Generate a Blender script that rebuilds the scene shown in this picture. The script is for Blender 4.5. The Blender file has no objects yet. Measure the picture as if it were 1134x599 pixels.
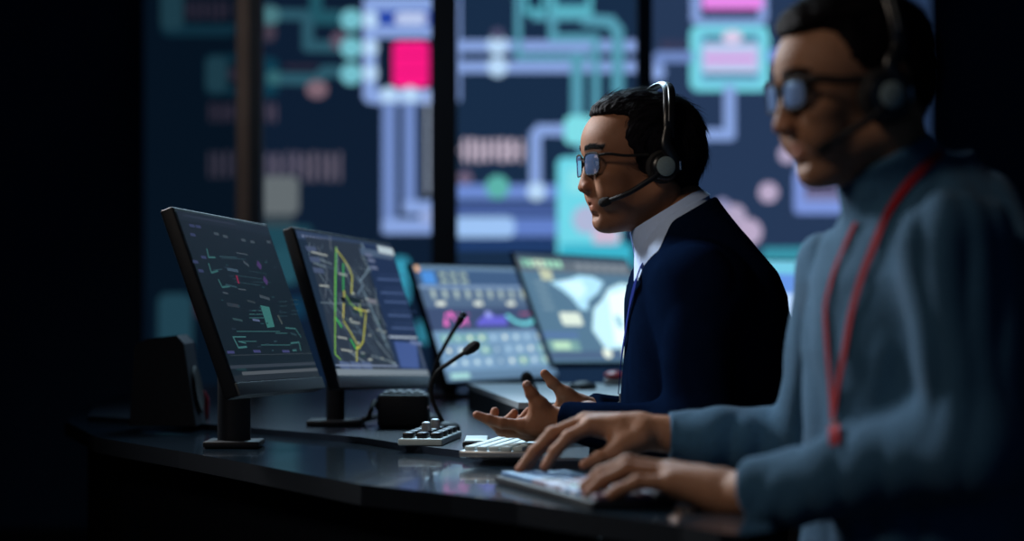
import bpy, math, random
import numpy as np
from mathutils import Vector, Matrix
PI = math.pi
rng = np.random.default_rng(7)
random.seed(7)
SC = bpy.context.scene
COL = SC.collection

# ------------------------------------------------------------------ camera
FPX, CX, HY, CZ = 2400.0, 567.0, 335.0, 1.01
cam_d = bpy.data.cameras.new('camera')
cam = bpy.data.objects.new('camera', cam_d)
COL.objects.link(cam)
cam.location = (0, 0, CZ)
cam.rotation_euler = (PI / 2, 0, 0)
cam_d.sensor_width = 36
cam_d.lens = FPX / 1134 * 36
cam_d.shift_y = (HY - 299.5) / 1134
cam_d.dof.use_dof = True
cam_d.dof.focus_distance = 3.72
cam_d.dof.aperture_fstop = 1.9
cam_d.clip_end = 60
SC.camera = cam
SC.view_settings.view_transform = 'Standard'
SC.view_settings.look = 'None'
SC.view_settings.exposure = 0.0
SC.view_settings.gamma = 1.0
SC.view_settings.use_curve_mapping = False


def W(px, py, Y):
    """world point seen at a spot of the photograph at depth Y"""
    return np.array([(px - CX) * Y / FPX, Y, CZ - (py - HY) * Y / FPX])


def srgb(r, g, b):
    def f(c):
        c /= 255.0
        return c / 12.92 if c <= .04045 else ((c + .055) / 1.055) ** 2.4
    return (f(r), f(g), f(b), 1.0)


# ------------------------------------------------------------------ materials
def principled(name):
    m = bpy.data.materials.new(name)
    m.use_nodes = True
    return m, m.node_tree, m.node_tree.nodes['Principled BSDF']


def mat(name, col, rough=.5, metal=0., noise=.12, nscale=60., bump=0., bscale=200., spec=.5, coat=0., sheen=0., stretch=None):
    m, nt, b = principled(name)
    N, L = nt.nodes, nt.links
    tc = N.new('ShaderNodeTexCoord')
    mp = N.new('ShaderNodeMapping')
    L.new(tc.outputs['Object'], mp.inputs[0])
    if stretch:
        mp.inputs['Scale'].default_value = stretch
    no = N.new('ShaderNodeTexNoise')
    no.inputs['Scale'].default_value = nscale
    no.inputs['Detail'].default_value = 4
    L.new(mp.outputs[0], no.inputs['Vector'])
    mx = N.new('ShaderNodeMix')
    mx.data_type = 'RGBA'
    c = np.array(col[:3])
    mx.inputs[6].default_value = (*(c * (1 - noise)), 1)
    mx.inputs[7].default_value = (*np.minimum(c * (1 + noise), 1), 1)
    L.new(no.outputs[0], mx.inputs[0])
    L.new(mx.outputs[2], b.inputs['Base Color'])
    b.inputs['Roughness'].default_value = rough
    b.inputs['Metallic'].default_value = metal
    b.inputs['Specular IOR Level'].default_value = spec
    b.inputs['Coat Weight'].default_value = coat
    if sheen:
        b.inputs['Sheen Weight'].default_value = sheen
        b.inputs['Sheen Roughness'].default_value = .4
        b.inputs['Sheen Tint'].default_value = (.75, .85, 1, 1)
    if bump:
        n2 = N.new('ShaderNodeTexNoise')
        n2.inputs['Scale'].default_value = bscale
        n2.inputs['Detail'].default_value = 3
        L.new(mp.outputs[0], n2.inputs['Vector'])
        bp = N.new('ShaderNodeBump')
        bp.inputs['Strength'].default_value = bump
        bp.inputs['Distance'].default_value = .002
        L.new(n2.outputs[0], bp.inputs['Height'])
        L.new(bp.outputs[0], b.inputs['Normal'])
    return m


def emit(name, col, s=1.0):
    m = bpy.data.materials.new(name)
    m.use_nodes = True
    nt = m.node_tree
    b = nt.nodes['Principled BSDF']
    b.inputs['Base Color'].default_value = (.004, .005, .006, 1)
    b.inputs['Roughness'].default_value = .35
    b.inputs['Specular IOR Level'].default_value = .3
    b.inputs['Emission Color'].default_value = col
    b.inputs['Emission Strength'].default_value = s
    return m


_ec = {}


def E(r, g, b, s=1.0):
    k = (r, g, b, s)
    if k not in _ec:
        _ec[k] = emit('screen_light_%d' % len(_ec), srgb(r, g, b), s)
    return _ec[k]


def skin_mat(name, base):
    m, nt, b = principled(name)
    N, L = nt.nodes, nt.links
    at = N.new('ShaderNodeAttribute')
    at.attribute_name = 'tone'
    tc = N.new('ShaderNodeTexCoord')
    no = N.new('ShaderNodeTexNoise')
    no.inputs['Scale'].default_value = 45
    no.inputs['Detail'].default_value = 5
    L.new(tc.outputs['Object'], no.inputs['Vector'])
    mr = N.new('ShaderNodeMapRange')
    mr.inputs[3].default_value = .82
    mr.inputs[4].default_value = 1.15
    L.new(no.outputs[0], mr.inputs[0])
    mx = N.new('ShaderNodeVectorMath')
    mx.operation = 'SCALE'
    L.new(at.outputs['Color'], mx.inputs[0])
    L.new(mr.outputs[0], mx.inputs['Scale'])
    L.new(mx.outputs[0], b.inputs['Base Color'])
    b.inputs['Roughness'].default_value = .62
    b.inputs['Specular IOR Level'].default_value = .28
    b.inputs['Subsurface Weight'].default_value = .12
    b.inputs['Subsurface Radius'].default_value = (.012, .004, .002)
    b.inputs['Subsurface Scale'].default_value = .5
    n2 = N.new('ShaderNodeTexNoise')
    n2.inputs['Scale'].default_value = 420
    L.new(tc.outputs['Object'], n2.inputs['Vector'])
    bp = N.new('ShaderNodeBump')
    bp.inputs['Strength'].default_value = .25
    bp.inputs['Distance'].default_value = .001
    L.new(n2.outputs[0], bp.inputs['Height'])
    L.new(bp.outputs[0], b.inputs['Normal'])
    return m


M = {}
M['black_plastic'] = mat('black_plastic', (.006, .008, .012), .55, noise=.3, spec=.25)
M['gloss_black'] = mat('gloss_black', (.006, .007, .009), .33, noise=.2)
M['black_rubber'] = mat('black_rubber', (.006, .006, .007), .8)
M['foam'] = mat('foam', (.005, .005, .006), .95, bump=.8, bscale=600)
M['silver'] = mat('silver', (.35, .37, .38), .38, metal=.75)
M['bright_metal'] = mat('bright_metal', (.7, .75, .8), .2, metal=1)
M['bezel_strip'] = mat('bezel_strip', (.05, .06, .068), .5)
M['pale_bezel'] = mat('pale_bezel', (.42, .47, .52), .5)
M['disc'] = mat('disc', (.20, .27, .28), .45, noise=.2, nscale=300)
M['desk_gloss'] = mat('desk_gloss', (.010, .022, .036), .13, noise=.4, nscale=6, spec=.9, coat=.4)
M['desk_work'] = mat('desk_work', (.012, .018, .03), .24, noise=.2, nscale=20)
M['desk_side'] = mat('desk_side', (.002, .004, .008), .85, noise=.3, spec=.1)
M['riser'] = mat('riser', (.36, .42, .46), .42, noise=.06)
M['key_light'] = mat('key_light', (.45, .56, .58), .4)
M['key_dark'] = mat('key_dark', (.012, .016, .024), .45)
M['key_blue'] = mat('key_blue', (.06, .16, .34), .4)
M['key_mauve'] = mat('key_mauve', (.20, .12, .17), .4)
M['key_green'] = mat('key_green', (.05, .25, .12), .4)
M['key_white'] = mat('key_white', (.55, .6, .8), .4)
M['red'] = mat('red', (.65, .03, .05), .4)
M['hair'] = mat('hair', (.005, .0045, .007), .62, noise=.5, nscale=90, spec=.07, bump=.6, bscale=500)
M['hair2'] = mat('hair2', (.005, .0045, .006), .7, noise=.5, nscale=90, spec=.05, bump=.6, bscale=500)
M['navy'] = mat('navy', (.0022, .0065, .022), .95, noise=.3, nscale=25, bump=.55, bscale=650, spec=0.)
M['shirt'] = mat('shirt', (.48, .64, .95), .75, noise=.06, nscale=120, bump=.3, bscale=900)
M['knit'] = mat('knit', (.034, .100, .180), .9, noise=.22, nscale=140, bump=.9, bscale=420, sheen=.12, spec=.15)
M['rib'] = mat('rib', (.034, .100, .180), .9, noise=.22, nscale=160, bump=.9, bscale=160, sheen=.1, spec=.15, stretch=(1, 1, .1))
M['trousers'] = mat('trousers', (.006, .008, .012), .9, bump=.4)
M['red_strap'] = mat('red_strap', (.27, .004, .012), .95, noise=.15, nscale=300)
M['blue_strap'] = mat('blue_strap', (.002, .016, .17), .85, noise=.2, nscale=300, spec=.1)
M['eye_white'] = mat('eye_white', (.6, .58, .56), .2)
M['iris'] = mat('iris', (.02, .01, .006), .1)
M['fabric_black'] = mat('fabric_black', (.004, .005, .007), .95, bump=.6, bscale=500, spec=.1)
M['post'] = mat('post', (.03, .05, .075), .6, noise=.3, nscale=8)
M['post_brown'] = mat('post_brown', (.28, .23, .21), .55, noise=.3, nscale=8)
M['floor'] = mat('floor', (.010, .014, .020), .5, noise=.4, nscale=5)
M['wall'] = mat('wall', (.05, .125, .235), .9, noise=.2, nscale=3)
M['wall_dark'] = mat('wall_dark', (.05, .125, .235), .9, noise=.2, nscale=3)
M['ceiling'] = mat('ceiling', (.02, .025, .03), .8, noise=.2, nscale=3)
M['glass_lens'] = None


def lens_mat(name, tint, refl, rough=.04, painted_glare=.1):
    m = bpy.data.materials.new(name)
    m.use_nodes = True
    nt = m.node_tree
    N, L = nt.nodes, nt.links
    N.remove(N['Principled BSDF'])
    tr = N.new('ShaderNodeBsdfTransparent')
    tr.inputs[0].default_value = (*tint, 1)
    gl = N.new('ShaderNodeBsdfGlossy')
    gl.inputs['Roughness'].default_value = rough
    gl.inputs[0].default_value = (.55, .8, 1, 1)
    fr = N.new('ShaderNodeFresnel')
    fr.inputs[0].default_value = 1.5
    ad = N.new('ShaderNodeMath')
    ad.operation = 'ADD'
    ad.inputs[1].default_value = refl
    mx = N.new('ShaderNodeMixShader')
    L.new(fr.outputs[0], ad.inputs[0])
    L.new(ad.outputs[0], mx.inputs[0])
    L.new(tr.outputs[0], mx.inputs[1])
    L.new(gl.outputs[0], mx.inputs[2])
    df = N.new('ShaderNodeBsdfDiffuse')       # diffuse blue mixed in as a painted reflection on the lens
    df.inputs[0].default_value = (.28, .46, .9, 1)
    m2 = N.new('ShaderNodeMixShader')
    m2.inputs[0].default_value = painted_glare
    L.new(mx.outputs[0], m2.inputs[1])
    L.new(df.outputs[0], m2.inputs[2])
    L.new(m2.outputs[0], N['Material Output'].inputs[0])
    return m


M['glass_lens'] = lens_mat('glare_painted_lens', (.78, .86, .98), .10, .08, .16)
M['painted_mirror_lens'] = lens_mat('blue_glare_painted_lens', (.5, .65, .9), .30, .22, .42)


# ------------------------------------------------------------------ object helpers
def link(name, me, parent=None):
    o = bpy.data.objects.new(name, me)
    COL.objects.link(o)
    if parent is not None:
        o.parent = parent
    return o


def tag(o, label=None, cat=None, group=None, kind=None):
    if label: o['label'] = label
    if cat: o['category'] = cat
    if group: o['group'] = group
    if kind: o['kind'] = kind
    return o


def empty(name, loc, rz=0.):
    o = bpy.data.objects.new(name, None)
    COL.objects.link(o)
    o.location = loc
    o.rotation_euler = (0, 0, rz)
    o.empty_display_size = .05
    return o


def copy_tree(o, parent=None):
    c = o.copy()
    COL.objects.link(c)
    c.parent = parent
    for ch in list(o.children):
        copy_tree(ch, c)
    return c


class MB:
    """collects solids into one mesh"""
    def __init__(s):
        s.v, s.f, s.m, s.sm = [], [], [], []
        s.n = 0

    def add(s, verts, faces, mi=0, smooth=True):
        verts = np.asarray(verts, float).reshape(-1, 3)
        s.v.append(verts)
        for f in faces:
            s.f.append([i + s.n for i in f])
            s.m.append(mi)
            s.sm.append(smooth)
        s.n += len(verts)
        return s

    def box(s, c, size, mi=0, bev=0., R=None):
        c = np.array(c, float); h = np.array(size, float) / 2
        if bev <= 0:
            P = np.array([[x, y, z] for x in (-1, 1) for y in (-1, 1) for z in (-1, 1)], float) * h
            F = [(0, 1, 3, 2), (4, 6, 7, 5), (0, 4, 5, 1), (2, 3, 7, 6), (0, 2, 6, 4), (1, 5, 7, 3)]
            sm = False
        else:
            bev = min(bev, h.min() * .98)
            seg = 2
            dirs = {}
            P, F = [], []
            # rounded box from a subdivided cube: offset corners
            n = seg * 2 + 2
            def line(hh):
                a = [math.sin(PI / 2 * i / seg) for i in range(seg + 1)]
                lo = [(-1, -x) for x in reversed(a)]
                hi = [(1, x) for x in a]
                return lo + hi
            ln = line(1)
            idx = {}
            def vert(i, j, k):
                key = (i, j, k)
                if key in idx: return idx[key]
                sgn = np.array([ln[i][0], ln[j][0], ln[k][0]], float)
                d = np.array([ln[i][1], ln[j][1], ln[k][1]], float)
                t = [i, j, k]
                d = d / max(np.linalg.norm(d), 1e-9)
                P.append(sgn * (h - bev) + d * bev)
                idx[key] = len(P) - 1
                return idx[key]
            for ax in range(3):
                for side in (0, n - 1):
                    for a in range(n - 1):
                        for b in range(n - 1):
                            q = []
                            for (aa, bb) in ((a, b), (a + 1, b), (a + 1, b + 1), (a, b + 1)):
                                t = [0, 0, 0]; t[ax] = side
                                t[(ax + 1) % 3] = aa; t[(ax + 2) % 3] = bb
                                q.append(vert(*t))
                            F.append(tuple(q if side else q[::-1]))
            P = np.array(P)
            sm = True
        if R is not None:
            P = P @ np.array(R).T
        return s.add(P + c, F, mi, sm)

    def tube(s, pts, r, n=12, mi=0, caps=True, closed=False, flat=None, up=None):
        pts = np.array(pts, float); k = len(pts)
        rr = np.full(k, r) if np.isscalar(r) else np.array(r, float)
        T = np.gradient(pts, axis=0)
        if closed:
            T = np.roll(pts, -1, 0) - np.roll(pts, 1, 0)
        T /= np.linalg.norm(T, axis=1)[:, None] + 1e-12
        u = np.array(up if up is not None else (0, 0, 1.), float)
        if up is None and abs(T[0] @ u) > .9: u = np.array([0, 1., 0])
        V = []
        for i in range(k):
            a = u - (u @ T[i]) * T[i]; a /= np.linalg.norm(a) + 1e-12
            b = np.cross(T[i], a)
            if up is None: u = a
            fx, fy = (1, 1) if flat is None else flat
            for j in range(n):
                t = 2 * PI * j / n
                V.append(pts[i] + rr[i] * (math.cos(t) * a * fx + math.sin(t) * b * fy))
        F = []
        for i in range(k if closed else k - 1):
            for j in range(n):
                i2 = (i + 1) % k
                F.append((i * n + j, i * n + (j + 1) % n, i2 * n + (j + 1) % n, i2 * n + j))
        if caps and not closed:
            F.append(tuple(range(n))[::-1]); F.append(tuple((k - 1) * n + j for j in range(n)))
        return s.add(V, F, mi)

    def lathe(s, prof, c=(0, 0, 0), axis=(0, 0, 1), n=32, mi=0, cap=True):
        ax = np.array(axis, float); ax /= np.linalg.norm(ax)
        a = np.cross(ax, (1, 0, 0) if abs(ax[0]) < .9 else (0, 1, 0)); a /= np.linalg.norm(a)
        b = np.cross(ax, a)
        V = [np.array(c) + ax * z + r * (math.cos(2 * PI * j / n) * a + math.sin(2 * PI * j / n) * b) for r, z in prof for j in range(n)]
        F = []
        for i in range(len(prof) - 1):
            for j in range(n):
                F.append((i * n + j, i * n + (j + 1) % n, (i + 1) * n + (j + 1) % n, (i + 1) * n + j))
        if cap:
            F.append(tuple(range(n))[::-1]); F.append(tuple((len(prof) - 1) * n + j for j in range(n)))
        return s.add(V, F, mi)

    def ball(s, c, r, mi=0, n=20, R=None):
        r = np.array(r if not np.isscalar(r) else (r, r, r), float)
        V, F = [], []
        for i in range(n // 2 + 1):
            p = PI * i / (n // 2)
            for j in range(n):
                t = 2 * PI * j / n
                V.append((math.sin(p) * math.cos(t), math.sin(p) * math.sin(t), math.cos(p)))
        for i in range(n // 2):
            for j in range(n):
                F.append((i * n + j, (i + 1) * n + j, (i + 1) * n + (j + 1) % n, i * n + (j + 1) % n))
        V = np.array(V) * r
        if R is not None: V = V @ np.array(R).T
        return s.add(V + np.array(c), F, mi)

    def prism(s, poly, z0, z1, mi=0, mside=None):
        n = len(poly)
        V = [(x, y, z0) for x, y in poly] + [(x, y, z1) for x, y in poly]
        s.add(V, [tuple(range(n))[::-1], tuple(range(n, 2 * n))], mi, False)
        s.add(V, [(i, (i + 1) % n, (i + 1) % n + n, i + n) for i in range(n)], mi if mside is None else mside, False)
        return s

    def build(s, name, mats, parent=None, auto=True, org=None):
        me = bpy.data.meshes.new(name)
        V = np.concatenate(s.v) if s.v else np.zeros((0, 3))
        if org is not None: V = V - np.array(org)
        me.from_pydata(V.tolist(), [], s.f)
        if not isinstance(mats, (list, tuple)): mats = [mats]
        for m in mats: me.materials.append(m)
        me.polygons.foreach_set('material_index', s.m)
        me.polygons.foreach_set('use_smooth', s.sm)
        me.update()
        o = link(name, me, parent)
        if auto and any(s.sm):
            try:
                me.set_sharp_from_angle(angle=math.radians(42))
            except Exception:
                pass
        return o


# ------------------------------------------------------------------ implicit surfaces
def smin(a, b, k):
    h = np.maximum(k - np.abs(a - b), 0) / k
    return np.minimum(a, b) - h * h * k * .25


def smax(a, b, k):
    return -smin(-a, -b, k)


def cap(P, a, b, ra, rb):
    a = np.asarray(a, float); b = np.asarray(b, float)
    ba = b - a; pa = P - a
    t = np.clip(pa @ ba / (ba @ ba + 1e-12), 0, 1)
    return np.linalg.norm(pa - t[:, None] * ba, axis=1) - (ra + (rb - ra) * t)


def ell(P, c, r, R=None):
    q = P - np.asarray(c, float)
    if R is not None: q = q @ R
    r = np.asarray(r, float)
    k0 = np.linalg.norm(q / r, axis=1)
    k1 = np.linalg.norm(q / (r * r), axis=1)
    return k0 * (k0 - 1) / (k1 + 1e-9)


def slices(Q, tab, n=2.3):
    """Q: forward, side, up; tab rows: z, front, back, half width"""
    tab = np.array(tab, float)
    z = Q[:, 2]
    f = np.interp(z, tab[:, 0], tab[:, 1]); b = np.interp(z, tab[:, 0], tab[:, 2]); w = np.interp(z, tab[:, 0], tab[:, 3])
    c = (f + b) / 2; a = (f - b) / 2
    d = (np.abs((Q[:, 0] - c) / a) ** n + np.abs(Q[:, 1] / w) ** n) ** (1 / n)
    dd = (d - 1) * np.minimum(a, w)
    return np.maximum(dd, np.maximum(tab[0, 0] - z, z - tab[-1, 0]))


def nets(fn, lo, hi, h):
    lo = np.array(lo, float); hi = np.array(hi, float)
    B = 4
    nb = np.ceil((hi - lo) / (h * B)).astype(int)
    n = nb * B + 1
    cen = [lo[i] + (np.arange(nb[i]) + .5) * B * h for i in range(3)]
    G = np.stack(np.meshgrid(*cen, indexing='ij'), -1).reshape(-1, 3)
    d = fn(G).reshape(nb)
    act = np.abs(d) < B * h * 1.9
    D = np.full(n, 1.0)
    up = np.repeat(np.repeat(np.repeat(np.where(d < 0, -1., 1.), B, 0), B, 1), B, 2)
    D[:-1, :-1, :-1] = up
    D[-1] = D[-2]; D[:, -1] = D[:, -2]; D[:, :, -1] = D[:, :, -2]
    mk = np.zeros(n, bool)
    ua = np.repeat(np.repeat(np.repeat(act, B, 0), B, 1), B, 2)
    for a in (0, 1):
        for b in (0, 1):
            for c in (0, 1):
                mk[a:n[0] - 1 + a, b:n[1] - 1 + b, c:n[2] - 1 + c] |= ua
    idx = np.argwhere(mk)
    vals = np.empty(len(idx))
    for s in range(0, len(idx), 200000):
        vals[s:s + 200000] = fn(lo + idx[s:s + 200000] * h)
    D[mk] = vals
    D[0] = D[-1] = 1; D[:, 0] = D[:, -1] = 1; D[:, :, 0] = D[:, :, -1] = 1
    ins = D < 0
    m = n - 1
    cnt = np.zeros(m, np.int8)
    for a in (0, 1):
        for b in (0, 1):
            for c in (0, 1):
                cnt += ins[a:m[0] + a, b:m[1] + b, c:m[2] + c]
    cells = np.argwhere((cnt > 0) & (cnt < 8))
    cid = np.full(m, -1, np.int64)
    cid[tuple(cells.T)] = np.arange(len(cells))
    acc = np.zeros((len(cells), 3)); num = np.zeros(len(cells))
    for ax in range(3):
        o1, o2 = [i for i in range(3) if i != ax]
        for p in (0, 1):
            for q in (0, 1):
                c0 = cells.copy(); c0[:, o1] += p; c0[:, o2] += q
                c1 = c0.copy(); c1[:, ax] += 1
                d0 = D[tuple(c0.T)]; d1 = D[tuple(c1.T)]
                mm = (d0 < 0) != (d1 < 0)
                t = np.where(mm, d0 / np.where(mm, d0 - d1, 1), 0)
                pt = c0.astype(float); pt[:, ax] += t
                acc[mm] += pt[mm]; num[mm] += 1
    V = lo + acc / num[:, None] * h
    quads = []
    for ax in range(3):
        o1, o2 = (ax + 1) % 3, (ax + 2) % 3
        s0 = [slice(1, -1)] * 3; s1 = [slice(1, -1)] * 3
        s0[ax] = slice(0, -1); s1[ax] = slice(1, None)
        a0 = ins[tuple(s0)]; a1 = ins[tuple(s1)]
        e = np.argwhere(a0 != a1)
        off = np.array([1, 1, 1]); off[ax] = 0
        sg = a0[tuple(e.T)]
        e = e + off
        def C(p, q):
            c = e.copy(); c[:, o1] -= p; c[:, o2] -= q
            return cid[tuple(c.T)]
        Q = np.stack([C(0, 0), C(1, 0), C(1, 1), C(0, 1)], 1)
        Q[~sg] = Q[~sg][:, ::-1]
        quads.append(Q)
    Q = np.concatenate(quads)
    Q = Q[(Q >= 0).all(1)]
    return V, Q


def join(parts):
    Vs, Qs, n = [], [], 0
    for V, Q in parts:
        Vs.append(V); Qs.append(Q + n); n += len(V)
    return np.concatenate(Vs), np.concatenate(Qs)


def relax(V, Q, it=2, lam=.5):
    e = np.concatenate([Q[:, [0, 1]], Q[:, [1, 2]], Q[:, [2, 3]], Q[:, [3, 0]]])
    e = np.concatenate([e, e[:, ::-1]])
    cnt = np.bincount(e[:, 0], minlength=len(V)).astype(float)
    for _ in range(it):
        A = np.stack([np.bincount(e[:, 0], V[e[:, 1], k], minlength=len(V)) for k in range(3)], 1) / np.maximum(cnt, 1)[:, None]
        V = V + lam * (A - V)
    return V


def qmesh(name, V, Q, mats, parent=None, org=None, tone=None, mi=None):
    me = bpy.data.meshes.new(name)
    if org is not None: V = V - np.array(org)
    me.vertices.add(len(V)); me.vertices.foreach_set('co', V.astype(np.float32).ravel())
    me.loops.add(Q.size); me.loops.foreach_set('vertex_index', Q.astype(np.int32).ravel())
    me.polygons.add(len(Q)); me.polygons.foreach_set('loop_start', np.arange(0, Q.size, 4, dtype=np.int32))
    me.polygons.foreach_set('loop_total', np.full(len(Q), 4, np.int32))
    me.polygons.foreach_set('use_smooth', np.ones(len(Q), bool))
    if not isinstance(mats, (list, tuple)): mats = [mats]
    for m in mats: me.materials.append(m)
    if mi is not None: me.polygons.foreach_set('material_index', mi.astype(np.int32))
    me.update(calc_edges=True)
    if tone is not None:
        a = me.color_attributes.new('tone', 'FLOAT_COLOR', 'POINT')
        a.data.foreach_set('color', np.concatenate([tone, np.ones((len(V), 1))], 1).astype(np.float32).ravel())
    me.validate()
    return link(name, me, parent)


def wob(P, s, seed=0):
    r = np.random.default_rng(seed)
    out = 0
    for i in range(5):
        k = r.normal(size=3); k *= s * r.uniform(.7, 1.5) / np.linalg.norm(k)
        out = out + np.sin(P @ k + r.uniform(0, 6)) * .4
    return out


# ------------------------------------------------------------------ heads
class Frame:
    def __init__(s, c, yaw, pitch, roll=0.):
        y = math.radians(yaw); p = math.radians(pitch)
        fwd = np.array([-math.cos(y) * math.cos(p), -math.sin(y) * math.cos(p), -math.sin(p)])
        left = np.array([math.sin(y), -math.cos(y), 0])
        up = np.cross(fwd, left)
        s.c = np.array(c, float); s.R = np.stack([fwd, left, up], 1)

    def loc(s, P): return (P - s.c) @ s.R
    def wor(s, L): return np.asarray(L, float) @ s.R.T + s.c
    def mat(s, sc=1.0):
        m = Matrix.Identity(4)
        for i in range(3):
            for j in range(3): m[i][j] = s.R[i, j] * sc
            m[i][3] = s.c[i]
        return m


def head_sdf(L, h):
    """L: local points in metres -> distance; forward, left, up from the ear axis. h: variations"""
    L = L * 1000.
    S = L.copy(); S[:, 1] = np.abs(S[:, 1])
    fw = h.get('fx', 0); lf = h.get('lf', -9)
    d = ell(L, (13, 0, 43), (95, 75, 77))
    d = smin(d, ell(L, (-18, 0, 30), (68, 68, 70)), 20)
    d = smin(d, ell(L, (58 + fw, 0, 42), (52, 60, 48)), 25)             # forehead
    fm = (lf + 9) * .8
    d = smin(d, ell(L, (50 + fm, 0, -30), (58, 56, 62)), 25)             # face mass
    d = smin(d, cap(S, (4, 52, -42), (82 + fm, 14, -86), 15, 14), 22)     # jaw
    d = smin(d, ell(L, (88 + h.get('chin', 0), 0, -86), (17, 19, 15)), 16)
    d = smin(d, ell(L, (55 + fm, 0, -88), (38, 32, 16)), 18)
    d = smin(d, ell(L, (97 + lf, 0, -52), (20, 30, 24)), 14)     # muzzle
    d = smin(d, ell(S, (78, 42, -14), (24, 20, 18)), 16)     # cheekbone
    d = smin(d, ell(S, (72, 36, -40), (26, 22, 26)), 16)
    d = smin(d, cap(S, (104 + fw, 8, 30), (94 + fw, 44, 29), 9, 7), 12)  # brow
    d = smax(d, -ell(S, (112, 30, 9), (19, 19, 13)), 12)      # socket
    lid = ell(S, (90, 31, 10), (14.2, 14.2, 14.2))
    lid = smax(lid, -ell(S, (104, 31, 8.5), (12, 13, 3.6)), 1.5)
    d = smin(d, lid, 5)
    # nose
    nt = h.get('nose', 0)
    n = cap(L, (104 + fw * .6, 0, 14), (122 + nt, 0, -21), 6.5, 8)
    n = smin(n, ell(L, (121.5 + nt, 0, -26), (10, 10.5, 8.5)), 5)
    n = smin(n, ell(S, (109, 12, -29), (10, 6.5, 7.5)), 5)
    n = smin(n, cap(L, (100, 0, -4), (106, 0, -28), 11, 13), 8)
    d = smin(d, n, 7)
    d = smax(d, -ell(S, (116, 6.5, -35), (5.5, 3, 3.5)), 2)
    # lips
    lo = h.get('open', 0)
    up_l = cap(S, (112.5 + lf, 4, -51), (101 + lf, 22, -56), 5.0, 2.2)
    lw_l = cap(S, (109.5 + lf, 3, -64 - lo), (100 + lf, 20, -58 - lo), 5.8, 2.2)
    d = smin(d, up_l, 5)
    d = smin(d, lw_l, 5)
    d = smax(d, -cap(S, (119 + lf, 0, -57 - lo * .4), (104 + lf, 23, -57), 1.2 + lo * .5, .6), 2.5)
    d = smax(d, -ell(L, (112 + lf, 0, -75 - lo), (8, 16, 4.5)), 7)
    # ears
    e = ell(S, (-6, 79, 4), (17, 5.5, 31), np.array([[.96, 0, -.26], [0, 1, 0], [.26, 0, .96]]))
    e = smax(e, -ell(S, (-4, 85, 6), (10, 5, 20)), 4)
    d = smin(d, e, 6)
    d = smin(d, ell(S, (4, 76, -22), (8, 5, 9)), 5)
    return d / 1000.


def poly_sd(x, z, poly):
    poly = np.array(poly, float)
    d = np.full(len(x), 1e9); ins = np.zeros(len(x), bool)
    n = len(poly)
    for i in range(n):
        a, b = poly[i], poly[(i + 1) % n]
        e = b - a
        wx, wz = x - a[0], z - a[1]
        t = np.clip((wx * e[0] + wz * e[1]) / (e @ e), 0, 1)
        d = np.minimum(d, (wx - t * e[0]) ** 2 + (wz - t * e[1]) ** 2)
        c = (a[1] > z) != (b[1] > z)
        xi = a[0] + (z - a[1]) / (e[1] if abs(e[1]) > 1e-9 else 1e-9) * e[0]
        ins ^= c & (x < xi)
    d = np.sqrt(d)
    return np.where(ins, -d, d)


def head_tone(L, base, h):
    L = L * 1000.
    S = np.abs(L[:, 1])
    t = np.tile(np.array(base, float), (len(L), 1))
    def blend(w, c):
        nonlocal t
        w = np.clip(w, 0, 1)[:, None]
        t = t * (1 - w) + np.array(c) * w
    b = np.array(base)
    x, z = L[:, 0], L[:, 2]
    lo = h.get('open', 0)
    # stubble / beard shadow as pigment of the jaw
    blend(.28 * np.clip((-z - 38) / 14, 0, 1) * np.clip((x - 5) / 20, 0, 1), b * np.array([.55, .62, .75]))
    blend(.5 * np.exp(-((x - 112) / 14) ** 2 - (S / 20) ** 4 - ((z + 24) / 10) ** 2), b * np.array([1.1, .8, .75]))
    lips = (x > 96 + h.get('lf', -9)) * np.exp(-(S / 21) ** 6) * np.exp(-((z + 57 + lo * .5) / (9.5 + lo * .5)) ** 6)
    blend(.75 * lips, b * np.array(h.get('lip', [1.0, .62, .66])))
    zb = 33 + 3 * np.sin(np.clip((S - 8) / 40, 0, 1) * PI)
    brow = (x > 60) * (S > 9) * (S < 52) * np.exp(-((z - zb) / 5.0) ** 4)
    blend(.93 * brow, (.008, .006, .006))
    lash = (x > 85) * np.exp(-((S - 31) / 14) ** 6) * np.exp(-((z - 13) / 1.8) ** 2)
    blend(.8 * lash, (.01, .008, .008))
    return t


def hair_sdf(L, h):
    """short hair as a thick cap over the skull following the hairline polygon (side view)"""
    base = h['skull'](L)
    Lm = L * 1000.
    x, y, z = Lm.T
    th = h['thick'](Lm)
    # strand grooves
    ang = np.arctan2(z - 30, x - 5)
    rad = np.hypot(z - 30, x - 5)
    g = np.sin(rad * 1.1 + 3 * np.sin(ang * 3) + y * .25) * .5 + np.sin(y * .85 + 2.2 * np.sin(ang * 2.2 + 1) + rad * .12) * .8
    g = g + wob(Lm, .16, 5) * 1.2
    reg0 = poly_sd(x, z, h['poly'])
    tp = np.clip(-reg0 / h.get('taper', 16.), 0, 1) ** .6
    d = base * 1000 - (1.2 + (th - 1.2) * tp) - g * h.get('groove', 1.0) * (.35 + .65 * tp)
    reg = poly_sd(x + 1.6 * np.sin(z * .5) + wob(Lm, .35, 3) * 1.5, z + wob(Lm, .3, 9) * 1.5, h['poly'])
    d = smax(d, reg, 5)
    return d / 1000.


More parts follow.
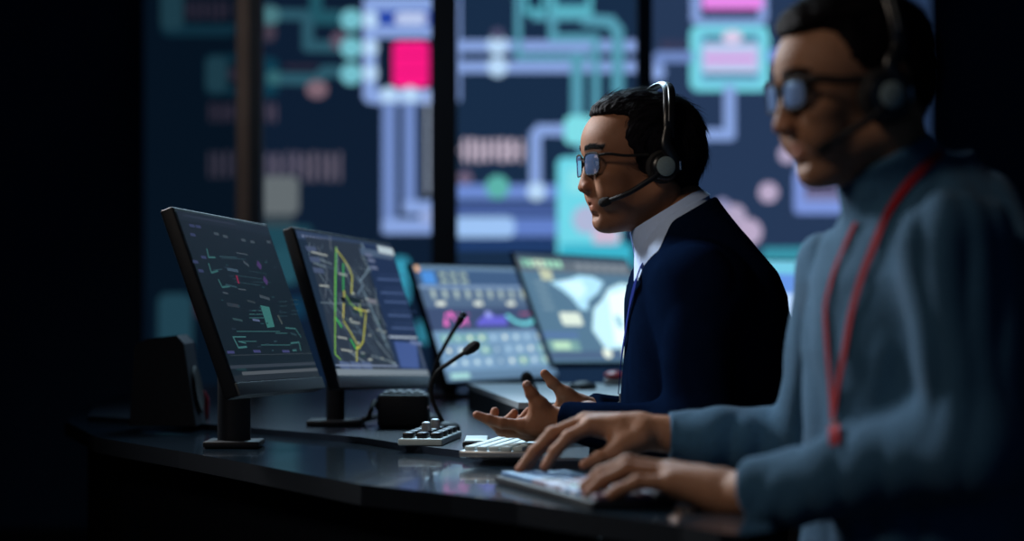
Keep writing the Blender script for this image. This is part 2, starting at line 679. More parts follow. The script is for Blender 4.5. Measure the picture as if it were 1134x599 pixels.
def strands(V, Nrm, L, frame, n, ln, wd, lift=.12, jitter=.25, mask=None, seed=1):
    r = np.random.default_rng(seed)
    cand = np.arange(len(V)) if mask is None else np.where(mask)[0]
    ii = r.choice(cand, n)
    vs, fs, k = [], [], 0
    p0 = V[ii] - Nrm[ii] * .0015
    c = np.array([.005, 0, .03])
    seg = 5
    cur = p0.copy()
    nn = Nrm[ii].copy()
    ln_i = ln * r.uniform(.5, 1.3, n)
    pts = [cur.copy()]
    bend = r.normal(size=(n, 3)) * jitter
    for s in range(seg - 1):
        lc = frame.loc(cur) - c
        fl = np.stack([-lc[:, 2], np.zeros(n), lc[:, 0]], 1)
        fl = fl @ frame.R.T
        fl = fl - (fl * nn).sum(1)[:, None] * nn
        fl /= np.linalg.norm(fl, axis=1)[:, None] + 1e-9
        stepv = fl + nn * lift * (1 - s * .5) + bend
        stepv /= np.linalg.norm(stepv, axis=1)[:, None]
        nxt = cur + stepv * (ln_i / (seg - 1))[:, None]
        # follow the curvature of the skull
        nn = nn + (frame.wor(frame.loc(nxt)) - cur) * 6
        nn /= np.linalg.norm(nn, axis=1)[:, None]
        cur = nxt
        pts.append(cur.copy())
    pts = np.stack(pts, 1)
    side = np.cross(pts[:, 1] - pts[:, 0], Nrm[ii]); side /= np.linalg.norm(side, axis=1)[:, None] + 1e-9
    nrm = Nrm[ii]
    ws = wd * np.array([1, 1.1, .9, .6, .15])
    ring = []
    for s in range(seg):
        for (a, b) in ((1, 0), (-.5, .87), (-.5, -.87)):
            ring.append(pts[:, s] + (side * a + nrm * b) * ws[s])
    R = np.stack(ring, 1)            # n, seg*3, 3
    Vs = R.reshape(-1, 3)
    q = []
    for s in range(seg - 1):
        for j in range(3):
            q.append([s * 3 + j, s * 3 + (j + 1) % 3, (s + 1) * 3 + (j + 1) % 3, (s + 1) * 3 + j])
    q = np.array(q)
    Qs = (np.arange(n)[:, None, None] * seg * 3 + q[None]).reshape(-1, 4)
    return Vs, Qs


def vnormals(V, Q):
    n = np.cross(V[Q[:, 2]] - V[Q[:, 0]], V[Q[:, 3]] - V[Q[:, 1]])
    out = np.zeros_like(V)
    for j in range(4):
        for k in range(3):
            out[:, k] += np.bincount(Q[:, j], n[:, k], minlength=len(V))
    return out / (np.linalg.norm(out, axis=1)[:, None] + 1e-12)


# ------------------------------------------------------------------ hands
def hand(fingers, palm, wrist, arm_end, r=1.0, extra=None, h=.0016):
    """fingers: list of joint lists [mcp,pip,dip,tip]; first one is the thumb [cmc,mcp,ip,tip]; palm built from metacarpals"""
    rad = [(.0125, .0105, .0098, .0078), (.0098, .0088, .0080, .0068), (.0100, .0090, .0082, .0070), (.0096, .0085, .0077, .0066), (.0088, .0075, .0068, .0060)]
    pts = np.concatenate([np.array(f) for f in fingers] + [np.array([wrist, arm_end])])
    lo = pts.min(0) - .035; hi = pts.max(0) + .035

    def fn(P):
        pal = cap(P, arm_end, wrist, .027 * r, .024 * r)
        for k, f in enumerate(fingers[1:]):
            st = np.array(wrist) * .75 + np.array(f[0]) * .25 + (np.array(palm[k]) - np.array(wrist)) * .0
            pal = smin(pal, cap(P, st, f[0], .0165 * r, .0118 * r), .018)
        t = fingers[0]
        pal = smin(pal, cap(P, t[0], t[1], .017 * r, .0125 * r), .02)
        mid = (np.array(fingers[1][0]) + np.array(wrist)) / 2
        pal = smin(pal, cap(P, t[1], mid, .0115 * r, .015 * r), .016)
        d = pal
        for k, f in enumerate(fingers):
            rr = rad[k]
            j0 = 1 if k == 0 else 0
            c = None
            for j in range(j0, 3):
                a = cap(P, f[j], f[j + 1], rr[j] * r, rr[j + 1] * r)
                c = a if c is None else smin(c, a, .003)
                # knuckle
                kn = ell(P, f[j + 1], np.array([1, 1, 1]) * rr[j + 1] * r * 1.07) if j < 2 else None
                if kn is not None: c = smin(c, kn, .003)
            d = smin(d, c, .0045 if k else .008)
        return d + wob(P, 500, 2) * .00015
    V, Q = nets(fn, lo, hi, h)
    return relax(V, Q, 1, .5), Q


def nails(fingers, nrm, parent, mats, org, r=1.0):
    mb = MB()
    for k, (f, n) in enumerate(zip(fingers, nrm)):
        tip = np.array(f[3]); prev = np.array(f[2])
        ax = tip - prev; ax /= np.linalg.norm(ax)
        n = np.array(n, float); n = n - (n @ ax) * ax; n /= np.linalg.norm(n)
        sd = np.cross(ax, n)
        rr = (.0078 if k == 0 else .0066) * r
        R = np.stack([ax, sd, n], 1)
        mb.ball(tip + n * rr * .62 + ax * .001, (.0065 * r, .0052 * r, .0032 * r), R=R, n=14)
    return mb.build('fingernail', mats, parent, org=org)


print('helpers ok')

# ================================================================== THE ROOM
def struct(o): o['kind'] = 'structure'; return o


struct(MB().box((0, 5, -.05), (10, 14, .1)).build('floor', M['floor']))
struct(MB().box((0, 5, 3.25), (10, 14, .1)).build('ceiling', M['ceiling']))
struct(MB().box((0, 9.75, 1.6), (10, .1, 3.4)).build('wall_back', M['wall']))
struct(MB().box((-4.5, 5, 1.6), (.1, 14, 3.4)).build('wall_left', M['wall_dark']))
struct(MB().box((4.5, 5, 1.6), (.1, 14, 3.4)).build('wall_right', M['wall_dark']))
# upright posts standing in front of the video wall
for i, (p0, p1, br) in enumerate(((262, 290, 1), (478, 506, 0), (706, 722, 0))):
    Yp = 6.7
    x0, x1 = W(p0, 0, Yp)[0], W(p1, 0, Yp)[0]
    mb = MB()
    if br:
        xm = x0 + (x1 - x0) * .52
        mb.box(((x0 + xm) / 2, Yp + .02, 1.6), (xm - x0, .06, 3.2), 1)
        mb.box(((x1 + xm) / 2, Yp + .02, 1.6), (x1 - xm, .09, 3.2), 0)
    else:
        mb.box(((x0 + x1) / 2, Yp + .02, 1.6), (x1 - x0, .09, 3.2), 0)
    struct(mb.build('trim_%d' % (i + 1), [M['post'], M['post_brown']]))

# ================================================================== VIDEO WALL
YW = 9.3


class Art:
    """flat graphics of a display, drawn on the plane of the display"""
    def __init__(s, o, u, v, n):
        s.o, s.u, s.v, s.n = [np.array(a, float) for a in (o, u, v, n)]
        s.mb = MB(); s.mats = []; s.k = 0

    def mi(s, c):
        m = E(*c, s.gain)
        if m not in s.mats: s.mats.append(m)
        return s.mats.index(m)

    def poly(s, pts, c):
        s.k += 1
        P = [s.o + s.u * a + s.v * b + s.n * (.0002 + s.k * 1e-6 * s.lift) for a, b in pts]
        s.mb.add(P, [tuple(range(len(P)))], s.mi(c), False)
    lift = 1.0
    gain = 1.0

    def rect(s, a0, b0, a1, b1, c, r=0.):
        r = min(r, abs(a1 - a0) / 2, abs(b1 - b0) / 2)
        a0, a1 = min(a0, a1), max(a0, a1); b0, b1 = min(b0, b1), max(b0, b1)
        if r <= 0: return s.poly([(a0, b0), (a1, b0), (a1, b1), (a0, b1)], c)
        P = []
        for (cx, cy, st) in ((a1 - r, b1 - r, 0), (a0 + r, b1 - r, 1), (a0 + r, b0 + r, 2), (a1 - r, b0 + r, 3)):
            for j in range(5):
                t = (st + j / 4) * PI / 2
                P.append((cx + r * math.cos(t), cy + r * math.sin(t)))
        s.poly(P, c)

    def disc(s, a, b, r, c, ry=None):
        ry = ry or r
        s.poly([(a + r * math.cos(2 * PI * j / 20), b + ry * math.sin(2 * PI * j / 20)) for j in range(20)], c)

    def line(s, pts, w, c):
        for p, q in zip(pts[:-1], pts[1:]):
            p, q = np.array(p, float), np.array(q, float)
            d = q - p; L = np.linalg.norm(d)
            if L < 1e-9: continue
            d /= L; nn = np.array([-d[1], d[0]]) * w / 2; e = d * w / 2 * .6
            s.poly([p - nn - e, q - nn + e, q + nn + e, p + nn - e], c)


k = YW / FPX     # metres per photo pixel on the wall
wall_root = empty('video_wall', (W(600, 0, YW)[0], YW, 0))
tag(wall_root, 'long video wall showing glowing network diagrams behind the desks', 'video wall')
wo = np.array([wall_root.location.x, YW, 0])
panels = [(160, 276, (5, 17, 30)), (276, 492, (13, 28, 48)), (492, 714, (24, 44, 70)), (714, 1030, (38, 56, 86))]  # darkening towards the left is painted into panel backgrounds and graphics


def glyphs(A, x0, y0, x1, y1, c, seed=0, w=4):
    r = random.Random(seed)
    x = x0
    while x < x1 - 2:
        ww = r.choice((w, w * 1.4, w * .8))
        A.rect(x, y0 + r.uniform(0, 2), x + ww * .75, y1 - r.uniform(0, 2), c, 1.2)
        if r.random() < .6: A.rect(x, (y0 + y1) / 2 - 1.5, x + ww * 1.2, (y0 + y1) / 2 + 1.5, c)
        x += ww * 1.5


zt, zb = W(0, -130, YW)[2], W(0, 470, YW)[2]
MBh = MB().box((W(595, 0, YW)[0], YW + .08, (zt + zb) / 2), ((1034 - 156) * k, .14, zt - zb + .06), 0, .01)
MBh.build('housing', M['black_plastic'], wall_root, org=wo)
MB().box((W(606, 0, YW)[0], YW + .1, zb / 2), ((1040 - 176) * k, .2, zb), 0, .01).build('plinth', M['post'], wall_root, org=wo)
LAV = (136, 164, 222); LAV2 = (112, 138, 196); LW = (186, 218, 250); CY = (118, 214, 230); TEAL = (44, 86, 102); CYL = (86, 156, 178)
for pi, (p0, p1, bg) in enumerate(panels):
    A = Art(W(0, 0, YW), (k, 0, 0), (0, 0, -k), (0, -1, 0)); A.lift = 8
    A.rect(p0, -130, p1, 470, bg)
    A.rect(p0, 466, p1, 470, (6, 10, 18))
    if pi == 0:
        PA = (27, 56, 68); TX = (42, 38, 52)
        A.rect(178, -40, 262, 40, (14, 42, 56), 10); A.rect(203, -30, 270, 27, bg, 6)
        A.rect(178, -30, 203, 33, PA, 9); glyphs(A, 206, 0, 258, 22, TX, 1)
        A.rect(227, 60, 276, 105, (12, 40, 54), 8); A.rect(250, 70, 276, 96, bg, 4)
        A.rect(228, 63, 252, 102, PA, 9); A.rect(253, 76, 262, 88, TX, 3)
        glyphs(A, 232, 113, 276, 136, (46, 42, 56), 2, 5); glyphs(A, 231, 167, 276, 197, (52, 50, 64), 3, 5)
        A.rect(175, 325, 213, 392, (30, 62, 76), 10); A.rect(216, 330, 232, 350, (50, 34, 44), 3)
        A.rect(150, 352, 232, 396, (8, 34, 48), 8) if False else None
    if pi == 1:
        PK = (92, 78, 96)
        A.rect(276, 64, 309, 106, (14, 56, 74), 9); A.rect(276, 76, 292, 95, bg, 4)
        glyphs(A, 280, 113, 307, 136, (74, 66, 82), 4, 5)
        glyphs(A, 280, 168, 333, 196, (86, 82, 100), 5, 6); glyphs(A, 336, 168, 380, 202, (94, 88, 104), 6, 7)
        A.rect(280, 195, 331, 238, (98, 106, 110), 8); A.rect(280, 240, 326, 268, (52, 66, 74), 5)
        A.rect(280, 250, 345, 275, (30, 70, 84), 5); A.rect(300, 275, 330, 315, (34, 76, 90), 7); A.rect(300, 330, 338, 352, (16, 52, 76), 4)
        A.line([(310, 16), (395, 18)], 12, TEAL); A.line([(350, -60), (350, 20), (395, 21)], 14, (32, 82, 96))
        A.line([(341, 22), (341, 51), (390, 52)], 13, TEAL); A.line([(305, 87), (352, 88), (360, 79), (392, 80)], 13, TEAL)
        A.disc(299, 17, 11, (72, 118, 126)); A.disc(303, 86, 8, (52, 100, 108)); A.disc(298, 36, 8, (66, 58, 72), 10)
        A.disc(376, 45, 10, PK); A.disc(351, 99, 12, (124, 100, 112), 10); A.rect(315, 72, 352, 76, (48, 42, 58))
        for yy in (22, 53, 82): A.disc(389, yy, 12, (116, 190, 204))
        A.rect(402, -4, 492, 14, LAV, 8); A.rect(402, 0, 417, 113, LAV, 6); A.rect(417, 12, 486, 28, (30, 66, 165))
        A.rect(437, 14, 473, 27, (190, 205, 240), 6); A.rect(416, 28, 492, 42, LAV, 3); A.rect(404, 99, 492, 115, LAV, 8)
        for yy in (22, 53, 81): A.disc(410, yy, 9, LW)
        A.rect(435, 46, 475, 97, (250, 26, 132), 7); A.rect(437, 60, 474, 62, (210, 14, 110)); A.rect(437, 78, 474, 80, (214, 14, 112))
        for xx in (431, 454): A.disc(xx, 106, 10, LW)
        A.rect(423, 113, 439, 258, LAV2); A.rect(446, 113, 461, 236, LAV2); A.rect(472.4, 100, 474.4, 215, (200, 215, 240))
        A.rect(423, 242, 492, 259, LAV, 5); A.rect(446, 222, 492, 237, LAV, 5); A.disc(474, 240, 9, (150, 170, 220))
        A.rect(434, 285, 453, 336, (54, 150, 178), 6); A.rect(460, 356, 476, 380, (44, 118, 140), 4)
    if pi == 2:
        A.rect(507, -20, 510, 112, LAV); 
        A.line([(500, 51), (703, 51)], 13, LAV); A.line([(500, 74), (703, 74)], 13, LAV)
        A.line([(574, -60), (574, 63), (652, 63)], 7, CYL); A.line([(612, -40), (612, 42), (660, 42), (660, 130)], 9, CYL)
        A.line([(592, -60), (592, 20), (650, 20)], 6, CYL)
        A.line([(639, 62), (639, 135)], 13, CYL); A.line([(648, 22), (676, 24), (684, 34), (684, 100)], 13, CYL)
        A.rect(580, -20, 605, 17, (84, 170, 188), 4); A.rect(585, -12, 600, 9, (20, 44, 70)); A.rect(610, -20, 656, 18, (90, 178, 196), 4); A.rect(616, -10, 650, 6, (30, 60, 88))
        A.disc(551, 50, 11, LW); A.disc(551, 74, 11, LW); A.disc(551, 38, 7, (80, 80, 110))
        A.line([(627, 144), (598, 144), (593, 150), (593, 212)], 13, LAV)
        A.rect(625, 128, 657, 160, (128, 222, 232), 8)
        glyphs(A, 500, 153, 580, 180, (206, 190, 208), 7, 6); A.disc(515, 197, 8, (110, 96, 120))
        A.rect(500, 204, 617, 221, (108, 138, 208), 4); A.rect(500, 226, 617, 238, (72, 96, 158), 3); A.rect(500, 241, 617, 262, (98, 128, 200), 4)
        A.rect(500, 240, 570, 263, (158, 196, 245), 8); A.disc(551, 207, 13, (92, 178, 170)); A.disc(594, 212, 10, LW)
        A.rect(617, 174, 688, 300, (112, 216, 234), 8); A.rect(628, 186, 660, 214, (140, 226, 236), 6)
        A.disc(650, 243, 16, (176, 184, 216)); A.disc(671, 262, 15, (206, 186, 212)); A.rect(640, 160, 652, 176, CYL)
        A.rect(500, 268, 616, 276, (36, 66, 120)); A.rect(620, 270, 700, 300, (60, 180, 205), 4)
    if pi == 3:
        A.rect(765, -40, 850, 27, LAV, 7); A.rect(776, -30, 840, 20, (30, 40, 70), 2); A.rect(778, -30, 845, 10, (236, 138, 236), 2)
        A.rect(764, 28, 852, 101, CY, 10); A.rect(775, 36, 842, 93, (112, 186, 218), 4)
        A.rect(780, 41, 838, 45, (16, 30, 50)); A.rect(780, 82, 838, 85, (16, 30, 50))
        A.rect(778, 49, 840, 80, (196, 200, 240), 3); A.rect(780, 63, 836, 67, (226, 100, 214)); A.disc(811, 41, 11, (226, 206, 236), 7)
        A.line([(764, 63), (730, 63), (728, 84)], 12, LAV2); A.disc(728, 80, 9, LAV); A.rect(850, 55, 900, 68, (112, 140, 214))
        A.line([(808, 99), (808, 149), (765, 149)], 13, LAV)
        glyphs(A, 732, 44, 762, 56, (66, 62, 88), 8, 3)
        A.disc(851, 213, 11, (186, 170, 200)); A.disc(872, 171, 10, (178, 166, 196)); A.disc(812, 238, 14, (178, 166, 196), 12); A.disc(829, 257, 15, (186, 170, 200))
        A.disc(800, 228, 8, (150, 150, 190)); A.rect(882, 176, 888, 195, LAV)
        A.rect(879, 189, 960, 237, (124, 150, 220), 6); A.rect(891, 198, 935, 222, (120, 120, 160), 3); glyphs(A, 893, 203, 934, 215, (58, 48, 84), 9, 3)
        A.rect(940, 189, 946, 237, (90, 180, 205))
        A.rect(844, 274, 944, 294, (58, 146, 166), 5); A.rect(846, 293, 900, 300, (120, 190, 220), 3)
    A.mb.build('screen_panel', A.mats, wall_root, auto=False, org=wo)

# ================================================================== DESK
DZ = .75
near = [(-.98, 4.75), (-.80, 4.18), (-.66, 3.93), (-.585, 3.80), (-.44, 3.53), (-.305, 3.27), (-.216, 3.10), (-.083, 2.945), (.007, 2.83), (.128, 2.64), (.198, 2.53), (.235, 2.455)]
right = [(.262, 2.43), (.295, 2.47), (.31, 2.6), (.305, 3.0), (.235, 3.3), (.165, 3.5), (.15, 4.0), (.3, 4.35), (.75, 4.75), (1.5, 5.0), (1.5, 6.6), (-1.1, 6.6), (-1.08, 5.5)]
desk = empty('console_desk', (0, 4.2, 0))
tag(desk, 'long curved control desk with a glossy black top edge and keyboards on it', 'desk')
do = np.array([0, 4.2, 0])
MB().prism(near + right, DZ - .03, DZ, 0, 1).build('desktop', [M['desk_gloss'], M['desk_side']], desk, org=do)
inset = [(x + .05, y + .06) for x, y in near[1:-2]]
sk = [(x + .04, y + .05) for x, y in near[:-3]]
MB().prism(sk + [(x + .035, y + .02) for x, y in sk[::-1]], .02, DZ - .03).build('skirt_panel', M['desk_side'], desk, org=do)
MB().prism([(-1.0, 6.3), (1.3, 6.3), (1.3, 6.34), (-1.0, 6.34)], .02, DZ - .03).build('rear_panel', M['desk_side'], desk, org=do)
for lx, ly in ((.22, 2.52), (1.4, 5.2), (-1.0, 5.6)):
    MB().tube([(lx, ly, .005), (lx, ly, DZ - .03)], .025, 16).build('leg', M['black_plastic'], desk, org=do)
led = [W(p, q, FPX * (CZ - DZ - .012) / (q - HY))[:2] for p, q in ((205, 467), (260, 472), (330, 478), (400, 484), (450, 492), (530, 501), (600, 510))]
led = [tuple(a) for a in led] + [(.12, 3.4), (.14, 3.9), (.2, 4.35), (.6, 4.75), (1.4, 5.1), (1.4, 6.5), (-1.05, 6.5), (-1.03, 5.4), (-.93, 4.75)]
MB().prism(led, DZ, DZ + .012).build('work_surface', M['desk_work'], desk, org=do)
ZW = DZ + .0121
# raised grey shelf
rs = empty('desk_riser', (.06, 4.9, ZW))
tag(rs, 'pale grey raised shelf on the desk behind the gesturing hands', 'desk riser')
ro = np.array(rs.location)
MB().prism([(-.104, 5.1), (.012, 4.12), (.24, 4.12), (.40, 5.1)], .808, .82).build('shelf', M['riser'], rs, org=ro)
MB().prism([(-.104, 5.1), (.012, 4.12), (.02, 4.12), (-.096, 5.1)], ZW, .808).build('side_panel', M['black_plastic'], rs, org=ro)
MB().prism([(.232, 4.12), (.24, 4.12), (.40, 5.1), (.392, 5.1)], ZW, .808).build('side_panel', M['black_plastic'], rs, org=ro)
MB().box((.148, 5.09, .785), (.48, .012, .044)).build('rear_panel', M['black_plastic'], rs, org=ro)


# ================================================================== MONITORS
def monitor(px, py, Y, yaw, tilt, roll, w, h, art, label, base, post_top, strip=None, thick=.024, base_z=DZ, colr=.019, foot=(.15, .12), gain=1.0):
    c = W(px, py, Y)
    yaw, tilt, roll = map(math.radians, (yaw, tilt, roll))
    r = np.array([math.cos(yaw), math.sin(yaw), 0]); n = np.array([math.sin(yaw), -math.cos(yaw), 0])
    u = np.array([0, 0, 1.]) * math.cos(tilt) - n * math.sin(tilt)
    nn = n * math.cos(tilt) + np.array([0, 0, 1.]) * math.sin(tilt)
    r, u = r * math.cos(roll) - u * math.sin(roll), u * math.cos(roll) + r * math.sin(roll)
    R = np.stack([r, u, nn], 1)
    root = empty('monitor', (base[0], base[1], base_z))
    tag(root, label, 'monitor')
    org = np.array(root.location)
    MB().box(c - nn * thick / 2, (w, h, thick), 0, .004, R).build('housing', M['black_plastic'], root, org=org)
    MB().box(c - nn * (thick + .012), (w * .5, h * .5, .03), 0, .01, R).build('rear_cover', M['black_plastic'], root, org=org)
    if strip:
        MB().box(c - u * (h / 2 - .011) + nn * .0015, (w - .004, .022, .004), 0, .001, R).build('lower_bezel', M['bezel_strip'] if strip == 1 else M['pale_bezel'], root, org=org)
    bz = .007; bb = .024 if strip else .012
    o = c - r * (w / 2 - bz) + u * (h / 2 - bz) + nn * .0006
    iw, ih = w - 2 * bz, h - bz - bb
    A = Art(o, r * iw, -u * ih, nn)
    A.asp = iw / ih

    def uv(x, y):       # where a line of sight meets the display
        d = np.array([(x - CX) / FPX, 1, -(y - HY) / FPX]); s = np.array([0, 0, CZ])
        t = ((o - s) @ nn) / (d @ nn)
        q = s + d * t - o
        return (q @ r) / iw, -(q @ u) / ih
    A.uv = uv
    A.gain = gain
    art(A)
    A.mb.build('screen', A.mats, root, auto=False, org=org)
    # arm, column and foot
    back = c - nn * (thick + .02)
    col_top = np.array([base[0], base[1], post_top])
    MB().tube([back, (back + col_top) / 2 + np.array([0, 0, -.01]), col_top], .013, 10).build('arm', M['black_plastic'], root, org=org)
    MB().tube([col_top + [0, 0, .02], [base[0], base[1], base_z + .01]], colr, 14).build('column', M['black_plastic'], root, org=org)
    MB().box((base[0], base[1], base_z + .007), (foot[0], foot[1], .012), 0, .004).build('foot', M['black_plastic'], root, org=org)
    root['seen'] = 0
    del root['seen']
    return root


def asp_rect(A, u, v, su, sv, c): A.rect(u, v, u + su, v + sv, c)


def art1(A):
    q = A.uv
    A.rect(0, 0, 1, 1, (13, 25, 32)); A.rect(0, 0, 1, .055, (22, 32, 42)); A.rect(.05, .016, .6, .030, (36, 44, 58))
    r = random.Random(3)
    G = (58, 108, 108); D = (40, 66, 74); PU = (70, 48, 98); T = (62, 72, 80)
    for x, y in ((239, 259), (249, 262), (269, 266), (279, 268), (297, 268), (212, 250), (219, 251), (213, 260), (216, 290), (222, 300), (225, 285)):
        a, b = q(x, y); A.rect(a - .02, b - .01, a + .03, b + .008, (50, 58, 92) if x < 235 else T)
    def seg(pts, w=.0042, c=D): A.line([q(*p) for p in pts], w, c)
    for c0 in (((229, 276), (231, 285), (238, 285)), ((231, 292), (234, 302), (241, 300)), ((242, 310), (246, 318), (254, 317))):
        seg(c0, .012, (50, 96, 96))
    seg([(245, 286), (272, 287)]); seg([(236, 299), (246, 298)], .006); seg([(243, 284), (262, 285)], .008); seg([(262, 280), (274, 282)], .009, T)
    seg([(270, 290), (275, 294)], .02, T); seg([(252, 298), (263, 300)], .02, (60, 80, 96)); seg([(262, 305), (290, 309)]); seg([(260, 312), (288, 316)])
    seg([(250, 315), (262, 318)], .012, D); seg([(264, 320), (272, 321)], .01, T); seg([(275, 300), (296, 303)], .003); seg([(280, 312), (300, 313)], .003)
    for p in ((287, 294), (294, 311)):
        a, b = q(*p); A.poly([(a - .03, b), (a, b - .035), (a + .03, b), (a, b + .03)], PU)
    seg([(262, 306), (264, 313)], .02, (128, 30, 62)); seg([(287, 285), (288, 292)], .003); seg([(294, 303), (295, 309)], .003)
    seg([(288, 328), (298, 331)], .02, T); seg([(247, 324), (252, 325)], .012, T); seg([(252, 337), (264, 339)], .022, (48, 54, 62)); seg([(274, 333), (282, 335)], .014, (46, 56, 60))
    a = [q(*p) for p in ((288, 338), (298, 340), (304, 362), (296, 363))]; A.poly(a, (56, 116, 112))
    for y in (344, 348, 352): seg([(276, y), (292, y)], .004, G)
    for y in (334, 339, 346, 350): seg([(309, y), (318, y)], .004, D); seg([(322, y - 2), (330, y - 2)], .004, D)
    seg([(258, 353), (268, 355)], .014, (46, 70, 74)); seg([(280, 354), (287, 355)], .014, (84, 96, 128)); seg([(308, 350), (312, 358)], .02, (70, 78, 76))
    for y, x0, x1 in ((367, 262, 310), (369, 305, 318), (378, 266, 284), (382, 289, 322)): seg([(x0, y), (x1, y)], .004, G)
    seg([(258, 373), (264, 385), (273, 384)], .012, G); seg([(259, 373), (272, 373)], .008, G); seg([(264, 378), (272, 380)], .008, G)
    seg([(316, 363), (327, 364), (333, 373)], .008, G); seg([(322, 380), (331, 379), (333, 388)], .010, G); seg([(324, 388), (328, 388)], .010, G); seg([(322, 369), (328, 371)], .012, D)
    for x, y in ((255, 390), (284, 389), (316, 389)): seg([(x - 3, y), (x + 4, y)], .016, (62, 64, 110))
    seg([(262, 408), (272, 409)], .022, (22, 50, 54)); seg([(263, 420), (272, 420)], .02, (22, 52, 58))
    for i in range(26):
        a, b = r.uniform(.12, .9), r.uniform(.22, .82)
        A.rect(a, b, a + r.uniform(.01, .05), b + .008, r.choice((D, (34, 48, 60), (30, 60, 66))))
    A.rect(.04, .845, 1, .85, (48, 56, 62)); A.rect(0, .905, 1, .925, (50, 58, 68)); A.rect(.1, .945, 1, .965, (82, 88, 94)); A.rect(0, .965, 1, 1, (30, 36, 42))


def art2(A):
    q = A.uv
    r = random.Random(11)
    A.rect(0, 0, 1, 1, (27, 42, 60)); A.rect(0, 0, 1, .06, (46, 62, 88))
    for i in range(9): A.rect(.05 + i * .035, .028, .065 + i * .035, .045, (120, 130, 160))
    def seg(pts, w, c): A.line([q(*p) for p in pts], w, c)
    # map area
    A.poly([q(*p) for p in ((338, 262), (400, 270), (440, 408), (376, 412))], (40, 50, 64))
    for i in range(90):
        a, b = r.uniform(.06, .64), r.uniform(.1, .92)
        ang = r.choice((.9, 1.1, -1.3, .2, 1.45)); l = r.uniform(.05, .3)
        A.line([(a, b), (min(max(a + l * math.cos(ang), .02), .68), min(max(b + l * math.sin(ang), .08), .93))], r.choice((.002, .003, .005)), r.choice(((98, 118, 134), (74, 92, 108), (128, 146, 154), (64, 80, 94))))
    seg([(400, 270), (418, 300), (425, 330), (437, 372), (442, 405)], .012, (112, 134, 150)); seg([(402, 322), (415, 350), (430, 385)], .012, (104, 128, 142))
    seg([(398, 312), (405, 303), (412, 290)], .009, (112, 134, 150)); seg([(395, 306), (402, 316), (396, 326)], .009, (100, 122, 140))
    seg([(352, 273), (362, 300), (360, 330)], .006, (90, 100, 112)); seg([(365, 260), (366, 276)], .004, (110, 120, 130))
    seg([(355, 335), (420, 338)], .005, (104, 120, 130)); seg([(382, 352), (392, 360)], .02, (60, 74, 80))
    for i in range(22):
        a, b = r.uniform(.2, .6), r.uniform(.4, .88)
        A.rect(a, b, a + r.uniform(.015, .06), b + .012, r.choice(((160, 168, 160), (22, 30, 40), (30, 60, 54), (120, 130, 130))))
    GR = (54, 168, 84); YE = (176, 176, 70); YG = (120, 176, 70)
    seg([(372, 274), (371, 310), (371, 350), (371, 392), (377, 398)], .0085, YG)
    seg([(372, 280), (371.5, 345)], .0065, GR); seg([(380, 292), (380, 322)], .009, GR); seg([(372, 352), (378, 362)], .013, GR); seg([(388, 376), (394, 386)], .012, GR)
    seg([(373, 277), (381, 288), (387, 298), (390, 306), (389, 325)], .009, YE); seg([(381, 322), (380, 352)], .009, (190, 180, 84))
    seg([(380, 355), (388, 368), (397, 384)], .009, YE); seg([(405, 348), (402, 378), (397, 386), (395, 384), (395, 400)], .009, YE)
    seg([(382, 326), (388, 336), (400, 346)], .007, YG); seg([(392, 341), (406, 345)], .008, (200, 190, 80)); seg([(398, 338), (400, 350)], .010, (150, 170, 80))
    for p in ((345, 279, 362, 283), (388, 356, 398, 358), (374, 373, 384, 375), (378, 387, 390, 389), (375, 303, 384, 305), (354, 316, 364, 317)):
        seg([p[:2], p[2:]], .011, (150, 156, 152))
    for p in ((340, 275), (344, 287), (348, 299)): seg([p, (p[0] + 9, p[1] + 1)], .035, (66, 78, 104))
    seg([(387, 331), (399, 334)], .035, (20, 34, 40)); seg([(390, 300), (392, 318)], .004, (70, 90, 110)); seg([(408, 333), (416, 334)], .03, (110, 112, 122))
    # right hand list
    A.poly([q(*p) for p in ((402, 270), (434, 276), (475, 416), (441, 412))], (30, 46, 76))
    A.rect(.62, .055, .985, .11, (70, 88, 112)); seg([(420, 276), (434, 279)], .055, (172, 188, 196))
    for y, x in ((282, 405), (288, 408), (296, 411)): seg([(x, y), (x + 6, y + 1)], .025, (96, 106, 132))
    for i, y in enumerate((309, 324, 334, 349, 363)): seg([(418 + i * 4, y), (443 + i * 4, y + 1)], .014, (66, 86, 126)); seg([(420 + i * 4, y - 5), (450 + i * 3.6, y - 4)], .004, (52, 70, 108))
    seg([(431, 373), (461, 374)], .016, (150, 164, 180)); A.poly([q(*p) for p in ((436, 378), (461, 380), (464, 408), (444, 407))], (62, 84, 138))
    seg([(455, 379), (466, 381)], .03, (96, 112, 150)); seg([(464, 385), (470, 406)], .012, (90, 100, 116))
    for x in (378, 390, 402): seg([(x, 404), (x + 8, 405)], .05, (76, 92, 124))
    A.rect(.01, .925, .67, .935, (120, 134, 160))
    A.rect(.0, .955, 1, 1, (112, 124, 134))


